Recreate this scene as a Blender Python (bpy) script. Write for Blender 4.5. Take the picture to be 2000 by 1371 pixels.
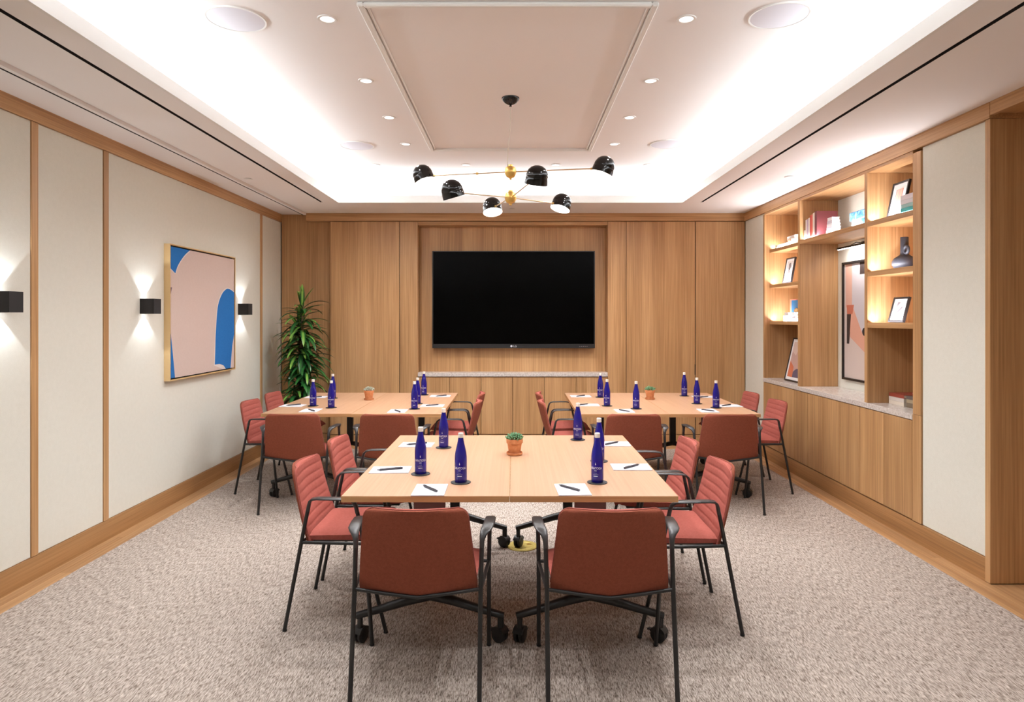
import bpy, bmesh, math, random
from mathutils import Vector, Matrix

for o in list(bpy.data.objects):
    bpy.data.objects.remove(o, do_unlink=True)
scene = bpy.context.scene
COL = scene.collection
random.seed(7)
R = math.radians

# ------------------------------------------------------------------ camera
F = 1300.0            # focal length in pixels of the 2000 px wide frame
CAMZ = 1.55
cam_d = bpy.data.cameras.new('camera')
cam = bpy.data.objects.new('camera', cam_d)
COL.objects.link(cam)
cam.location = (0, 0, CAMZ)
cam.rotation_euler = (R(90), 0, 0)
cam_d.sensor_width = 36.0
cam_d.lens = 36.0 * F / 2000.0
cam_d.shift_x = -5.0 / 2000.0
cam_d.shift_y = -65.5 / 2000.0
cam_d.clip_start = 0.05
scene.camera = cam

# ------------------------------------------------------------------ world, exposure
world = bpy.data.worlds.new('world')
scene.world = world
world.use_nodes = True
world.node_tree.nodes['Background'].inputs[0].default_value = (1, 0.97, 0.93, 1)
world.node_tree.nodes['Background'].inputs[1].default_value = 0.2
vs = scene.view_settings
vs.view_transform = 'Standard'
vs.look = 'None'
vs.exposure = 0.1
vs.gamma = 1.0
vs.use_curve_mapping = False

# light levels (watts)
E_DOWN = 60.0         # each recessed downlight
E_COVE = 10.0         # cove strip, per metre
E_SHELF = 8.0         # shelf strip, per metre
E_SCONCE = 5.0        # each beam of a wall sconce
E_SHADE = 3.0         # each chandelier shade
C_DOWN = (0.975, 0.985, 1.0)
C_COVE = (0.86, 0.935, 1.0)
C_SHELF = (0.95, 0.95, 1.0)
C_SCONCE = (0.86, 0.93, 1.0)

# room measures
XL, XR = -2.843, 2.77
YB, YF = 8.03, -1.4
ZC, ZU = 2.805, 3.08
TX0, TX1, TY0, TY1 = -1.925, 1.835, 1.6, 7.28    # tray opening
LIP = 2.886
TABLE_Z = 0.745

def area(name, loc, rot, sx, sy, power, color, parent=None):
    d = bpy.data.lights.new(name, 'AREA')
    d.shape = 'RECTANGLE'; d.size = sx; d.size_y = sy
    d.energy = power; d.color = color
    o = bpy.data.objects.new(name, d); COL.objects.link(o)
    o.location = loc; o.rotation_euler = rot
    if parent: o.parent = parent
    return o

def spot(name, loc, rot, power, color, size, blend, radius, parent=None):
    d = bpy.data.lights.new(name, 'SPOT')
    d.energy = power; d.color = color; d.spot_size = size; d.spot_blend = blend
    d.shadow_soft_size = radius
    o = bpy.data.objects.new(name, d); COL.objects.link(o)
    o.location = loc; o.rotation_euler = rot
    if parent: o.parent = parent
    return o

# cove strips lying in the trough behind the tray lip, shining up
cz = LIP - 0.012
TILT = R(24)
area('cove_light', (TX0-0.10, (TY0+TY1)/2, cz), (0, R(180)+TILT, 0), 0.04, TY1-TY0+0.2, E_COVE*(TY1-TY0), C_COVE)
area('cove_light', (TX1+0.10, (TY0+TY1)/2, cz), (0, R(180)-TILT, 0), 0.04, TY1-TY0+0.2, E_COVE*(TY1-TY0), C_COVE)
area('cove_light', ((TX0+TX1)/2, TY1+0.10, cz), (R(180)+TILT, 0, 0), TX1-TX0+0.2, 0.04, E_COVE*(TX1-TX0), C_COVE)
area('cove_light', ((TX0+TX1)/2, TY0-0.10, cz), (R(180)-TILT, 0, 0), TX1-TX0+0.2, 0.04, E_COVE*(TX1-TX0), C_COVE)

# ------------------------------------------------------------------ helpers
def pt(px, py, z):
    """point of the horizontal plane z that the photograph shows at (px, py)"""
    k = (CAMZ - z) / (py - 620.0)
    return Vector(((px - 1005.0) * k, F * k, z))

def lin(r, g, b):
    def c(v):
        v /= 255.0
        return v / 12.92 if v <= 0.04045 else ((v + 0.055) / 1.055) ** 2.4
    return (c(r), c(g), c(b), 1.0)

class MB:
    def __init__(self):
        self.v = []; self.f = []
    def add(self, vs, fs):
        n = len(self.v)
        self.v += [tuple(p) for p in vs]
        self.f += [tuple(i + n for i in q) for q in fs]
        return self
    def box(self, x0, x1, y0, y1, z0, z1):
        if x0 > x1: x0, x1 = x1, x0
        if y0 > y1: y0, y1 = y1, y0
        if z0 > z1: z0, z1 = z1, z0
        return self.add([(x0,y0,z0),(x1,y0,z0),(x1,y1,z0),(x0,y1,z0),(x0,y0,z1),(x1,y0,z1),(x1,y1,z1),(x0,y1,z1)],
                 [(3,2,1,0),(4,5,6,7),(0,1,5,4),(1,2,6,5),(2,3,7,6),(3,0,4,7)])
    def prism(self, poly, z0, z1):
        n = len(poly)
        vs = [(p[0], p[1], z0) for p in poly] + [(p[0], p[1], z1) for p in poly]
        fs = [tuple(range(n-1, -1, -1)), tuple(range(n, 2*n))]
        fs += [(i, (i+1) % n, n+(i+1) % n, n+i) for i in range(n)]
        return self.add(vs, fs)
    def lathe(self, prof, seg=20, center=(0,0,0), M=None):
        """prof: list of (radius, z); closed with a point where radius is 0"""
        vs = []; rings = []
        for r, z in prof:
            if r < 1e-6:
                rings.append([len(vs)]); vs.append((0, 0, z))
            else:
                s = len(vs)
                rings.append(list(range(s, s+seg)))
                vs += [(r*math.cos(2*math.pi*i/seg), r*math.sin(2*math.pi*i/seg), z) for i in range(seg)]
        fs = []
        for a, b in zip(rings, rings[1:]):
            for i in range(seg):
                j = (i+1) % seg
                if len(a) == 1 and len(b) == 1: continue
                if len(a) == 1: fs.append((a[0], b[j], b[i]))
                elif len(b) == 1: fs.append((a[i], a[j], b[0]))
                else: fs.append((a[i], a[j], b[j], b[i]))
        if M is None: M = Matrix.Translation(center)
        return self.add([M @ Vector(p) for p in vs], fs)
    def tube(self, pts, r, seg=8, flat=1.0):
        pts = [Vector(p) for p in pts]
        rr = r if isinstance(r, (list, tuple)) else [r]*len(pts)
        vs = []; fs = []; up = None
        for i, p in enumerate(pts):
            if i == 0: d = pts[1]-pts[0]
            elif i == len(pts)-1: d = pts[-1]-pts[-2]
            else: d = (pts[i+1]-pts[i]).normalized() + (pts[i]-pts[i-1]).normalized()
            d.normalize()
            if up is None:
                up = Vector((0,0,1)) if abs(d.z) < 0.9 else Vector((1,0,0))
            a = d.cross(up)
            if a.length < 1e-5: a = d.cross(Vector((0,1,0)))
            a.normalize(); b = a.cross(d).normalized(); up = b
            for k in range(seg):
                t = 2*math.pi*k/seg
                vs.append(p + a*math.cos(t)*rr[i] + b*math.sin(t)*rr[i]*flat)
        n = len(pts)
        for i in range(n-1):
            for k in range(seg):
                j = (k+1) % seg
                fs.append((i*seg+k, i*seg+j, (i+1)*seg+j, (i+1)*seg+k))
        fs.append(tuple(range(seg-1, -1, -1)))
        fs.append(tuple((n-1)*seg+k for k in range(seg)))
        return self.add(vs, fs)
    def mesh(self, name, mat=None, smooth=None, bevel=0, bseg=1):
        me = bpy.data.meshes.new(name)
        me.from_pydata(self.v, [], self.f)
        bm = bmesh.new(); bm.from_mesh(me)
        bmesh.ops.recalc_face_normals(bm, faces=bm.faces)
        if bevel:
            es = [e for e in bm.edges if len(e.link_faces) == 2 and e.calc_face_angle(0) > R(40)]
            bmesh.ops.bevel(bm, geom=es, offset=bevel, segments=bseg, profile=0.5, affect='EDGES', clamp_overlap=True)
        bm.to_mesh(me); bm.free()
        if smooth is not None:
            me.shade_smooth()
            me.set_sharp_from_angle(angle=R(smooth))
        if mat: me.materials.append(mat)
        return me
    def build(self, name, mat=None, parent=None, smooth=None, bevel=0, bseg=1):
        return link(name, self.mesh(name, mat, smooth, bevel, bseg), parent)

def link(name, me, parent=None, M=None):
    o = bpy.data.objects.new(name, me)
    COL.objects.link(o)
    if parent: o.parent = parent
    if M is not None: o.matrix_local = M
    return o

def tag(o, label=None, cat=None, group=None, kind=None):
    if label: o['label'] = label
    if cat: o['category'] = cat
    if group: o['group'] = group
    if kind: o['kind'] = kind
    return o

def empty(name, loc=(0,0,0), rz=0.0, label=None, cat=None, group=None, kind=None):
    o = bpy.data.objects.new(name, None)
    COL.objects.link(o)
    o.location = loc; o.rotation_euler = (0, 0, rz)
    o.empty_display_size = 0.1
    return tag(o, label, cat, group, kind)

def copy_tree(o, parent=None):
    c = o.copy(); COL.objects.link(c)
    if parent: c.parent = parent
    for ch in list(o.children): copy_tree(ch, c)
    return c

def B(*a): return MB().box(*a)

# ------------------------------------------------------------------ materials
def newmat(name):
    m = bpy.data.materials.new(name); m.use_nodes = True
    nt = m.node_tree
    return m, nt, nt.nodes['Principled BSDF']

def plain(name, rgb, rough=0.5, metal=0.0, spec=0.5, **kw):
    m, nt, p = newmat(name)
    p.inputs['Base Color'].default_value = lin(*rgb)
    p.inputs['Roughness'].default_value = rough
    p.inputs['Metallic'].default_value = metal
    p.inputs['Specular IOR Level'].default_value = spec
    for k, v in kw.items():
        p.inputs[k.replace('_', ' ')].default_value = v
    return m

def glow(name, rgb, strength):
    m, nt, p = newmat(name)
    p.inputs['Base Color'].default_value = (0.9, 0.9, 0.9, 1)
    p.inputs['Emission Color'].default_value = lin(*rgb)
    p.inputs['Emission Strength'].default_value = strength
    return m

def ramp(nt, stops):
    r = nt.nodes.new('ShaderNodeValToRGB')
    e = r.color_ramp.elements
    while len(e) < len(stops): e.new(0.5)
    for i, (p, c) in enumerate(stops):
        e[i].position = p; e[i].color = c
    return r

def noise_of(nt, vec, scale, detail=4.0, rough=0.55):
    n = nt.nodes.new('ShaderNodeTexNoise')
    n.inputs['Scale'].default_value = scale
    n.inputs['Detail'].default_value = detail
    n.inputs['Roughness'].default_value = rough
    nt.links.new(vec, n.inputs['Vector'])
    return n

def coords(nt, scale, rnd=True):
    tc = nt.nodes.new('ShaderNodeTexCoord')
    mp = nt.nodes.new('ShaderNodeMapping')
    mp.inputs['Scale'].default_value = scale
    if rnd:
        oi = nt.nodes.new('ShaderNodeObjectInfo')
        mul = nt.nodes.new('ShaderNodeVectorMath'); mul.operation = 'SCALE'
        mul.inputs[0].default_value = (3.1, 5.7, 2.3)
        nt.links.new(oi.outputs['Random'], mul.inputs['Scale'])
        ad = nt.nodes.new('ShaderNodeVectorMath'); ad.operation = 'ADD'
        nt.links.new(tc.outputs['Object'], ad.inputs[0])
        nt.links.new(mul.outputs[0], ad.inputs[1])
        nt.links.new(ad.outputs[0], mp.inputs['Vector'])
    else:
        nt.links.new(tc.outputs['Object'], mp.inputs['Vector'])
    return mp.outputs['Vector']

def wood(name, axis, dark, mid, light, rough=0.42, fine=95.0, broad=7.0, vary=0.06):
    """oak veneer, grain running along the given axis"""
    m, nt, p = newmat(name)
    s1 = [fine]*3; s1['xyz'.index(axis)] = fine*0.014
    s2 = [broad]*3; s2['xyz'.index(axis)] = broad*0.05
    n1 = noise_of(nt, coords(nt, s1), 1.0, 5.0, 0.6)
    n2 = noise_of(nt, coords(nt, s2), 1.0, 3.0, 0.5)
    mx = nt.nodes.new('ShaderNodeMix'); mx.data_type = 'FLOAT'
    mx.inputs[0].default_value = 0.45
    nt.links.new(n1.outputs[0], mx.inputs[2]); nt.links.new(n2.outputs[0], mx.inputs[3])
    rp = ramp(nt, [(0.30, lin(*dark)), (0.50, lin(*mid)), (0.68, lin(*light))])
    nt.links.new(mx.outputs[0], rp.inputs[0])
    hs = nt.nodes.new('ShaderNodeHueSaturation')
    oi = nt.nodes.new('ShaderNodeObjectInfo')
    mr = nt.nodes.new('ShaderNodeMapRange')
    mr.inputs['To Min'].default_value = 1.0 - vary; mr.inputs['To Max'].default_value = 1.0 + vary
    nt.links.new(oi.outputs['Random'], mr.inputs['Value'])
    nt.links.new(mr.outputs[0], hs.inputs['Value'])
    nt.links.new(rp.outputs[0], hs.inputs['Color'])
    nt.links.new(hs.outputs[0], p.inputs['Base Color'])
    p.inputs['Roughness'].default_value = rough
    bp = nt.nodes.new('ShaderNodeBump'); bp.inputs['Strength'].default_value = 0.08
    bp.inputs['Distance'].default_value = 0.002
    nt.links.new(n1.outputs[0], bp.inputs['Height']); nt.links.new(bp.outputs[0], p.inputs['Normal'])
    return m

def fabric(name, a, b, scale=700.0, bump=0.35, rough=0.9):
    m, nt, p = newmat(name)
    v = coords(nt, (1, 1, 1), False)
    n1 = noise_of(nt, v, scale, 2.0, 0.6)
    n2 = noise_of(nt, v, scale*0.12, 2.0, 0.6)
    mx = nt.nodes.new('ShaderNodeMix'); mx.data_type = 'FLOAT'; mx.inputs[0].default_value = 0.3
    nt.links.new(n1.outputs[0], mx.inputs[2]); nt.links.new(n2.outputs[0], mx.inputs[3])
    rp = ramp(nt, [(0.36, lin(*a)), (0.64, lin(*b))])
    nt.links.new(mx.outputs[0], rp.inputs[0]); nt.links.new(rp.outputs[0], p.inputs['Base Color'])
    p.inputs['Roughness'].default_value = rough
    p.inputs['Specular IOR Level'].default_value = 0.15
    bp = nt.nodes.new('ShaderNodeBump'); bp.inputs['Strength'].default_value = bump
    bp.inputs['Distance'].default_value = 0.001
    nt.links.new(n1.outputs[0], bp.inputs['Height']); nt.links.new(bp.outputs[0], p.inputs['Normal'])
    return m

def carpet_mat():
    m, nt, p = newmat('carpet')
    a = noise_of(nt, coords(nt, (330, 42, 60), False), 1.0, 2.0, 0.65)
    b = noise_of(nt, coords(nt, (150, 17, 30), False), 1.0, 3.0, 0.6)
    mx = nt.nodes.new('ShaderNodeMix'); mx.data_type = 'FLOAT'; mx.inputs[0].default_value = 0.42
    nt.links.new(a.outputs[0], mx.inputs[2]); nt.links.new(b.outputs[0], mx.inputs[3])
    rp = ramp(nt, [(0.36, lin(90, 77, 67)), (0.46, lin(154, 140, 129)), (0.55, lin(200, 188, 178)), (0.66, lin(224, 214, 206))])
    nt.links.new(mx.outputs[0], rp.inputs[0]); nt.links.new(rp.outputs[0], p.inputs['Base Color'])
    p.inputs['Roughness'].default_value = 1.0
    p.inputs['Specular IOR Level'].default_value = 0.05
    bp = nt.nodes.new('ShaderNodeBump'); bp.inputs['Strength'].default_value = 0.6
    bp.inputs['Distance'].default_value = 0.006
    nt.links.new(mx.outputs[0], bp.inputs['Height']); nt.links.new(bp.outputs[0], p.inputs['Normal'])
    return m

def stone_mat():
    m, nt, p = newmat('pale_stone')
    v = coords(nt, (1, 1, 1), False)
    n = noise_of(nt, v, 55.0, 6.0, 0.7)
    rp = ramp(nt, [(0.35, lin(186, 174, 164)), (0.5, lin(214, 205, 198)), (0.66, lin(232, 226, 221))])
    nt.links.new(n.outputs[0], rp.inputs[0]); nt.links.new(rp.outputs[0], p.inputs['Base Color'])
    p.inputs['Roughness'].default_value = 0.22
    return m

def mottled(name, cols, scale, rough=0.5, detail=5.0):
    m, nt, p = newmat(name)
    n = noise_of(nt, coords(nt, (1, 1, 1), False), scale, detail, 0.65)
    k = len(cols)
    rp = ramp(nt, [(0.3+0.4*i/(k-1), lin(*c)) for i, c in enumerate(cols)])
    nt.links.new(n.outputs[0], rp.inputs[0]); nt.links.new(rp.outputs[0], p.inputs['Base Color'])
    p.inputs['Roughness'].default_value = rough
    return m

OAK = dict(dark=(150, 108, 68), mid=(190, 146, 99), light=(214, 171, 124))
M = {}
M['oak_z'] = wood('oak_vertical', 'z', **OAK)
M['oak_y'] = wood('oak_along', 'y', **OAK)
M['oak_x'] = wood('oak_across', 'x', **OAK)
M['oak_base'] = wood('oak_baseboard', 'y', (138, 98, 60), (170, 125, 79), (190, 145, 97))
M['plank'] = wood('oak_plank', 'y', (148, 108, 72), (188, 145, 102), (210, 169, 124), rough=0.35, fine=60, broad=9, vary=0.12)
M['plank_x'] = wood('oak_plank_x', 'x', (148, 108, 72), (188, 145, 102), (210, 169, 124), rough=0.35, fine=60, broad=9, vary=0.12)
M['table'] = wood('table_maple', 'y', (181, 137, 104), (192, 150, 117), (201, 161, 129), rough=0.38, fine=70, broad=6, vary=0.02)
M['table_edge_shaded'] = wood('table_edge_shaded', 'x', (170, 124, 78), (188, 142, 94), (202, 156, 106), rough=0.45, fine=160, broad=20, vary=0.02)  # tabletop wood again, with the shade of the sides put into its colour
M['panel'] = fabric('cream_wallcovering', (228, 226, 214), (235, 233, 222), 260.0, 0.08, 0.8)
M['paint'] = plain('ceiling_paint', (241, 237, 235), 0.85, spec=0.2)
M['paint_white'] = plain('white_paint', (236, 234, 230), 0.7, spec=0.25)
M['speaker_white'] = plain('speaker_white', (222, 220, 228), 0.7)
M['black'] = plain('black_gap', (8, 8, 8), 0.8)
M['black_metal'] = plain('black_metal', (30, 29, 29), 0.38, spec=0.5)
M['arm_black'] = plain('armrest_black', (52, 50, 50), 0.32)
M['black_matte'] = plain('black_matte', (38, 37, 38), 0.7)
M['black_gloss'] = plain('black_gloss', (14, 13, 13), 0.08)
M['rubber'] = plain('rubber', (20, 20, 21), 0.55)
M['grey_plastic'] = plain('grey_plastic', (120, 110, 112), 0.5)
M['brass'] = plain('brass', (226, 184, 104), 0.28, 0.85)
M['champagne'] = plain('champagne_metal', (212, 184, 150), 0.3, 1.0)
M['brass_floor'] = plain('floor_brass', (206, 186, 104), 0.4, 0.45)
M['gold_frame'] = plain('gold_frame', (226, 194, 142), 0.35, 0.25)
M['fabric_in'] = fabric('coral_fabric', (158, 82, 71), (182, 103, 92), 650)
M['fabric_out'] = fabric('rust_fabric', (128, 67, 49), (150, 83, 64), 650)
M['piping'] = plain('seam_piping', (150, 78, 66), 0.8)
M['carpet'] = carpet_mat()
M['stone'] = stone_mat()
M['screen'] = plain('screen', (1, 1, 1), 0.25, spec=0.06)
M['bezel'] = plain('tv_bezel', (34, 36, 38), 0.35)
M['white_print'] = plain('white_print', (226, 226, 236), 0.5)
M['dim_print'] = plain('dim_print', (120, 116, 160), 0.5)
M['cap'] = plain('bottle_cap', (232, 226, 218), 0.35)
M['glass_blue'] = plain('cobalt_glass', (30, 24, 146), 0.05, spec=0.6, Transmission_Weight=0.4)
M['coaster'] = plain('coaster', (40, 36, 36), 0.6)
M['paper'] = plain('paper', (222, 222, 230), 0.7)
M['pen'] = plain('pen', (64, 60, 66), 0.35)
M['pen_tip'] = plain('pen_tip', (120, 118, 122), 0.3, 0.8)
M['terracotta'] = mottled('terracotta', [(192, 122, 78), (206, 136, 90), (216, 152, 108)], 40, 0.85)
M['soil'] = mottled('soil', [(46, 34, 26), (72, 54, 40)], 120, 1.0)
M['succulent'] = mottled('succulent_green', [(58, 96, 62), (96, 140, 98), (150, 182, 146)], 60, 0.6)
M['succulent_pale'] = mottled('succulent_pale', [(120, 124, 104), (176, 178, 160), (206, 206, 192)], 60, 0.7)
M['cane'] = mottled('cane_bark', [(86, 66, 48), (120, 98, 74), (146, 126, 98)], 60, 0.9)
M['planter'] = plain('planter', (70, 66, 64), 0.6)
M['downlight'] = glow('downlight_lens', (255, 246, 246), 1.6)
M['bulb'] = glow('bulb', (255, 244, 232), 14.0)
M['sconce_lens'] = glow('sconce_lens', (245, 248, 255), 12.0)
M['art_pink'] = fabric('canvas_blush', (210, 188, 178), (216, 196, 187), 500, 0.15)
M['art_blue'] = fabric('canvas_blue', (40, 108, 178), (52, 120, 190), 500, 0.15)
M['art_white'] = plain('canvas_white', (228, 218, 212), 0.8)
M['vase'] = plain('vase_black', (44, 44, 52), 0.55)
M['blue_marble'] = mottled('blue_marble', [(20, 52, 92), (60, 112, 156), (150, 188, 210)], 38, 0.4)

def solid(rgb, rough=0.6):
    k = 'c_%d_%d_%d' % rgb
    if k not in M: M[k] = plain('colour_%d_%d_%d' % rgb, rgb, rough)
    return M[k]

# ================================================================== SETTING
# ---- floor: slab, perimeter oak planks, fitted carpet
floor = tag(B(XL-0.1, XR+0.8, YF-0.1, 8.4, -0.12, -0.016).build('floor', M['black']), kind='structure')
CX0, CX1, CY1 = -2.686, 2.61, 7.84
def planks_y(x0, x1, joints):
    for a, b in zip(joints, joints[1:]):
        B(x0, x1, a+0.001, b-0.001, -0.016, -0.002).build('plank', M['plank'], floor)
planks_y(XL, -2.766, [YF, -0.2, 0.9, 2.15, 3.3, 4.7, 6.05, 7.2, 8.03])
planks_y(-2.764, CX0, [YF, 0.4, 1.6, 2.8, 4.05, 5.3, 6.5, 8.03])
planks_y(CX1, 2.688, [YF, -0.3, 1.0, 2.3, 3.45, 4.6, 5.9, 7.1, 8.03])
planks_y(2.690, XR, [YF, 0.5, 1.75, 3.1, 4.3, 5.35, 6.6, 8.03])
planks_y(XR+0.001, XR+0.16, [2.2, 3.87]); planks_y(XR+0.162, XR+0.32, [2.2, 3.2, 3.87]); planks_y(XR+0.322, XR+0.48, [2.2, 2.9, 3.87]); planks_y(XR+0.482, XR+0.63, [2.2, 3.4, 3.87])
for xs in ([CX0, -1.4, 0.1, 1.3, CX1],):
    for a, b in zip(xs, xs[1:]):
        B(a+0.001, b-0.001, CY1, 8.03, -0.016, -0.002).build('plank', M['plank_x'], floor)
tag(B(CX0, CX1, YF, CY1, -0.014, 0.0).build('carpet', M['carpet']),
    'beige and brown heathered carpet covering most of the floor', 'carpet')

# ---- left wall
wl = tag(B(XL-0.12, XL-0.014, YF, 8.3, 0, 2.86).build('wall_left', M['paint']), kind='structure')
stiles = [-0.4, 0.9, 2.3, 3.947, 4.637, 7.482]
edges = [YF] + stiles + [8.115]
for s in stiles:
    B(XL-0.014, XL, s-0.0275, s+0.0275, 0.137, 2.708).build('stile', M['oak_z'], wl, bevel=0.001)
for i in range(len(edges)-1):
    a = edges[i] + (0.031 if i else 0); b = edges[i+1] - (0.031 if i < len(edges)-2 else 0)
    B(XL-0.014, XL-0.007, a, b, 0.139, 2.706).build('panel', M['panel'], wl)
tag(B(XL-0.014, XL+0.004, YF, 8.115, -0.004, 0.135).build('baseboard_left', M['oak_base']), kind='structure')
tag(B(XL-0.014, XL+0.006, YF, 8.115, 2.71, ZC).build('trim_1', M['oak_y']), kind='structure')

# ---- back wall
YR = 8.12                       # recessed corner bay on the left
wb = tag(B(XL-0.1, XR+0.5, 8.3, 8.4, 0, 2.9).build('wall_back', M['oak_z']), kind='structure')
def bpanel(x0, x1, y0, z0, z1, mat='oak_z', nm='panel', bev=0.0015, y1=8.30):
    B(x0+0.0015, x1-0.0015, y0, y1, z0, z1).build(nm, M[mat], wb, bevel=bev)
bpanel(XL, -2.224, YR, 0.14, ZC)
bpanel(-2.224, -1.39, YB, 0.14, 2.706)
bpanel(-1.386, -1.167, YB, 0.14, 2.706)
bpanel(1.124, 1.345, YB, 0.14, 2.706)
bpanel(1.348, 2.178, YB, 0.14, 2.706)
bpanel(2.184, XR+0.01, YB, 0.14, 2.706)
bpanel(-1.167, 1.124, YB, 2.665, 2.706, 'oak_x', 'recess_head')
bpanel(-1.167, 1.124, YB+0.165, 0.14, 2.664, 'oak_z', 'recess_back')
for xs in (-1.388, 1.3465, 2.181):     # dark shadow gaps between the panels
    B(xs-0.004, xs+0.004, YB+0.012, 8.30, 0.14, 2.706).build('shadow_gap', M['black'], wb)
B(2.172, 2.183, YB-0.002, YB+0.01, 0.86, 0.985).build('finger_pull', M['black_metal'], wb)
B(-2.51, XR+0.01, YB-0.03, 8.29, 2.712, ZC).build('cornice', M['oak_x'], wb, bevel=0.002)
tag(B(-2.224, XR, YB+0.006, 8.29, -0.004, 0.134).build('baseboard_back', M['oak_x']), kind='structure')
tag(B(XL, -2.226, YR+0.002, 8.29, -0.004, 0.134).build('baseboard_corner', M['oak_x']), kind='structure')

# ---- front wall behind the camera
tag(B(XL-0.12, XR+0.8, YF-0.1, YF, 0, 3.2).build('wall_front', M['panel']), kind='structure')

# ---- right wall
wr = tag(B(3.42, 3.52, YF, 8.3, 0, 2.9).build('wall_right', M['paint']), kind='structure')
B(2.782, 3.42, 7.42, 8.02, 0.139, 2.708).build('panel', M['panel'], wr)
B(2.782, 3.42, 3.915, 4.535, 0.139, 2.708).build('panel', M['panel'], wr)
B(2.782, 3.42, YF, 2.155, 0.139, 2.708).build('panel', M['panel'], wr)
B(XR-0.004, 3.42, 3.872, 3.914, 0.0, 2.708).build('jamb', M['oak_z'], wr, bevel=0.002)
B(XR-0.004, 3.42, 2.157, 2.2, 0.0, 2.708).build('jamb', M['oak_z'], wr, bevel=0.002)
B(3.40, 3.42, 2.2, 3.872, 0.0, 2.74).build('alcove_back', M['oak_z'], wr)
B(XR+0.02, 3.42, 2.2, 3.872, 2.74, 2.80).build('alcove_soffit', M['oak_y'], wr)
tr = tag(B(XR-0.008, 3.42, 3.872, 8.03, 2.71, ZC).build('trim_2', M['oak_y'], bevel=0.002), kind='structure')
tag(B(XR-0.008, XR+0.02, YF, 3.869, 2.725, ZC).build('trim_3', M['oak_y'], bevel=0.002), kind='structure')
tag(B(XR-0.002, 3.42, 3.914, 8.02, -0.004, 0.134).build('baseboard_right', M['oak_base']), kind='structure')
tag(B(XR-0.002, 3.42, YF, 2.157, -0.004, 0.134).build('baseboard_near_right', M['oak_base']), kind='structure')

# ---- ceiling: upper plane, soffit ring, lip, cove walls
ce = tag(B(TX0-0.29, TX1+0.29, TY0-0.29, TY1+0.29, ZU, ZU+0.05).build('ceiling', M['paint']), kind='structure')
ZS = ZC + 0.025
def ce_box(nm, *a, mat='paint', bev=0):
    return B(*a).build(nm, M[mat], ce, bevel=bev)
SL0, SL1 = -2.552, -2.533          # wall slot on the left
DL, DR = -2.10, 2.036            # linear diffuser slots
DW = 0.013
YD = 7.25                        # far end of the diffusers
ce_box('soffit', XL-0.1, SL0, YF, 8.3, ZC, ZS)
ce_box('slot_back', SL0, SL1, YF, 8.02, ZC-0.022, ZS, mat='black')
ce_box('soffit', SL0, SL1, 8.02, 8.3, ZC, ZS)
ce_box('slot_lip', SL1, SL1+0.028, YF, 8.0, ZC-0.024, ZS, mat='paint')
ce_box('soffit', SL1, SL1+0.028, 8.0, 8.3, ZC, ZS)
ce_box('soffit', SL1+0.028, DL-DW, YF, 8.3, ZC, ZS)
ce_box('soffit', DL-DW, DL+DW, YD, 8.3, ZC, ZS)
ce_box('soffit', DL+DW, TX0-0.02, YF, 8.3, ZC, ZS)
ce_box('soffit', TX0-0.02, TX1+0.02, TY1+0.02, 8.3, ZC, ZS)
ce_box('soffit', TX0-0.02, TX1+0.02, YF, TY0-0.02, ZC, ZS)
ce_box('soffit', TX1+0.02, DR-DW, YF, 8.3, ZC, ZS)
ce_box('soffit', DR-DW, DR+DW, YD, 8.3, ZC, ZS)
ce_box('soffit', DR+DW, 3.5, YF, 8.3, ZC, ZS)
for nm, a in (('fascia', (TX0-0.02, TX0, TY0-0.02, TY1+0.02, ZC, LIP)), ('fascia', (TX1, TX1+0.02, TY0-0.02, TY1+0.02, ZC, LIP)),
              ('fascia', (TX0, TX1, TY1, TY1+0.02, ZC, LIP)), ('fascia', (TX0, TX1, TY0-0.02, TY0, ZC, LIP))):
    ce_box(nm, *a, mat='paint_white')
q = 0.28
ce_box('cove_wall', TX0-q-0.03, TX0-q, TY0-q, TY1+q, ZS, ZU, mat='paint_white')
ce_box('cove_wall', TX1+q, TX1+q+0.03, TY0-q, TY1+q, ZS, ZU, mat='paint_white')
ce_box('cove_wall', TX0-q, TX1+q, TY1+q, TY1+q+0.03, ZS, ZU, mat='paint_white')
ce_box('cove_wall', TX0-q, TX1+q, TY0-q-0.03, TY0-q, ZS, ZU, mat='paint_white')
# moulding frame on the upper ceiling
MX0, MX1, MY0, MY1 = -0.765, 0.70, 3.22, 6.06
def mould(a):
    B(*a).build('moulding', M['paint_white'], ce, bevel=0.006)
for d, w, h in ((0.0, 0.032, 0.022), (0.036, 0.016, 0.012)):
    mould((MX0+d, MX0+d+w, MY0+d, MY1-d, ZU-h, ZU)); mould((MX1-d-w, MX1-d, MY0+d, MY1-d, ZU-h, ZU))
    mould((MX0+d+w, MX1-d-w, MY0+d, MY0+d+w, ZU-h, ZU)); mould((MX0+d+w, MX1-d-w, MY1-d-w, MY1-d, ZU-h, ZU))

for x, side in ((DL, 'left'), (DR, 'right')):
    t = empty('linear_diffuser', (x, 2.9, ZC), label='long black linear air slot in the %s ceiling soffit' % side, cat='air vent', group='linear slots in the soffit')
    for p0, p1, z0, z1, m in ((-DW, DW, 0.02, 0.026, 'black'), (-DW, -DW+0.002, 0.0, 0.02, 'black_matte'), (DW-0.002, DW, 0.0, 0.02, 'black_matte')):
        B(p0, p1, YF-2.9, YD-2.9, z0, z1).build('slot_back' if m == 'black' else 'slot_rail', M[m], t)

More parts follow.
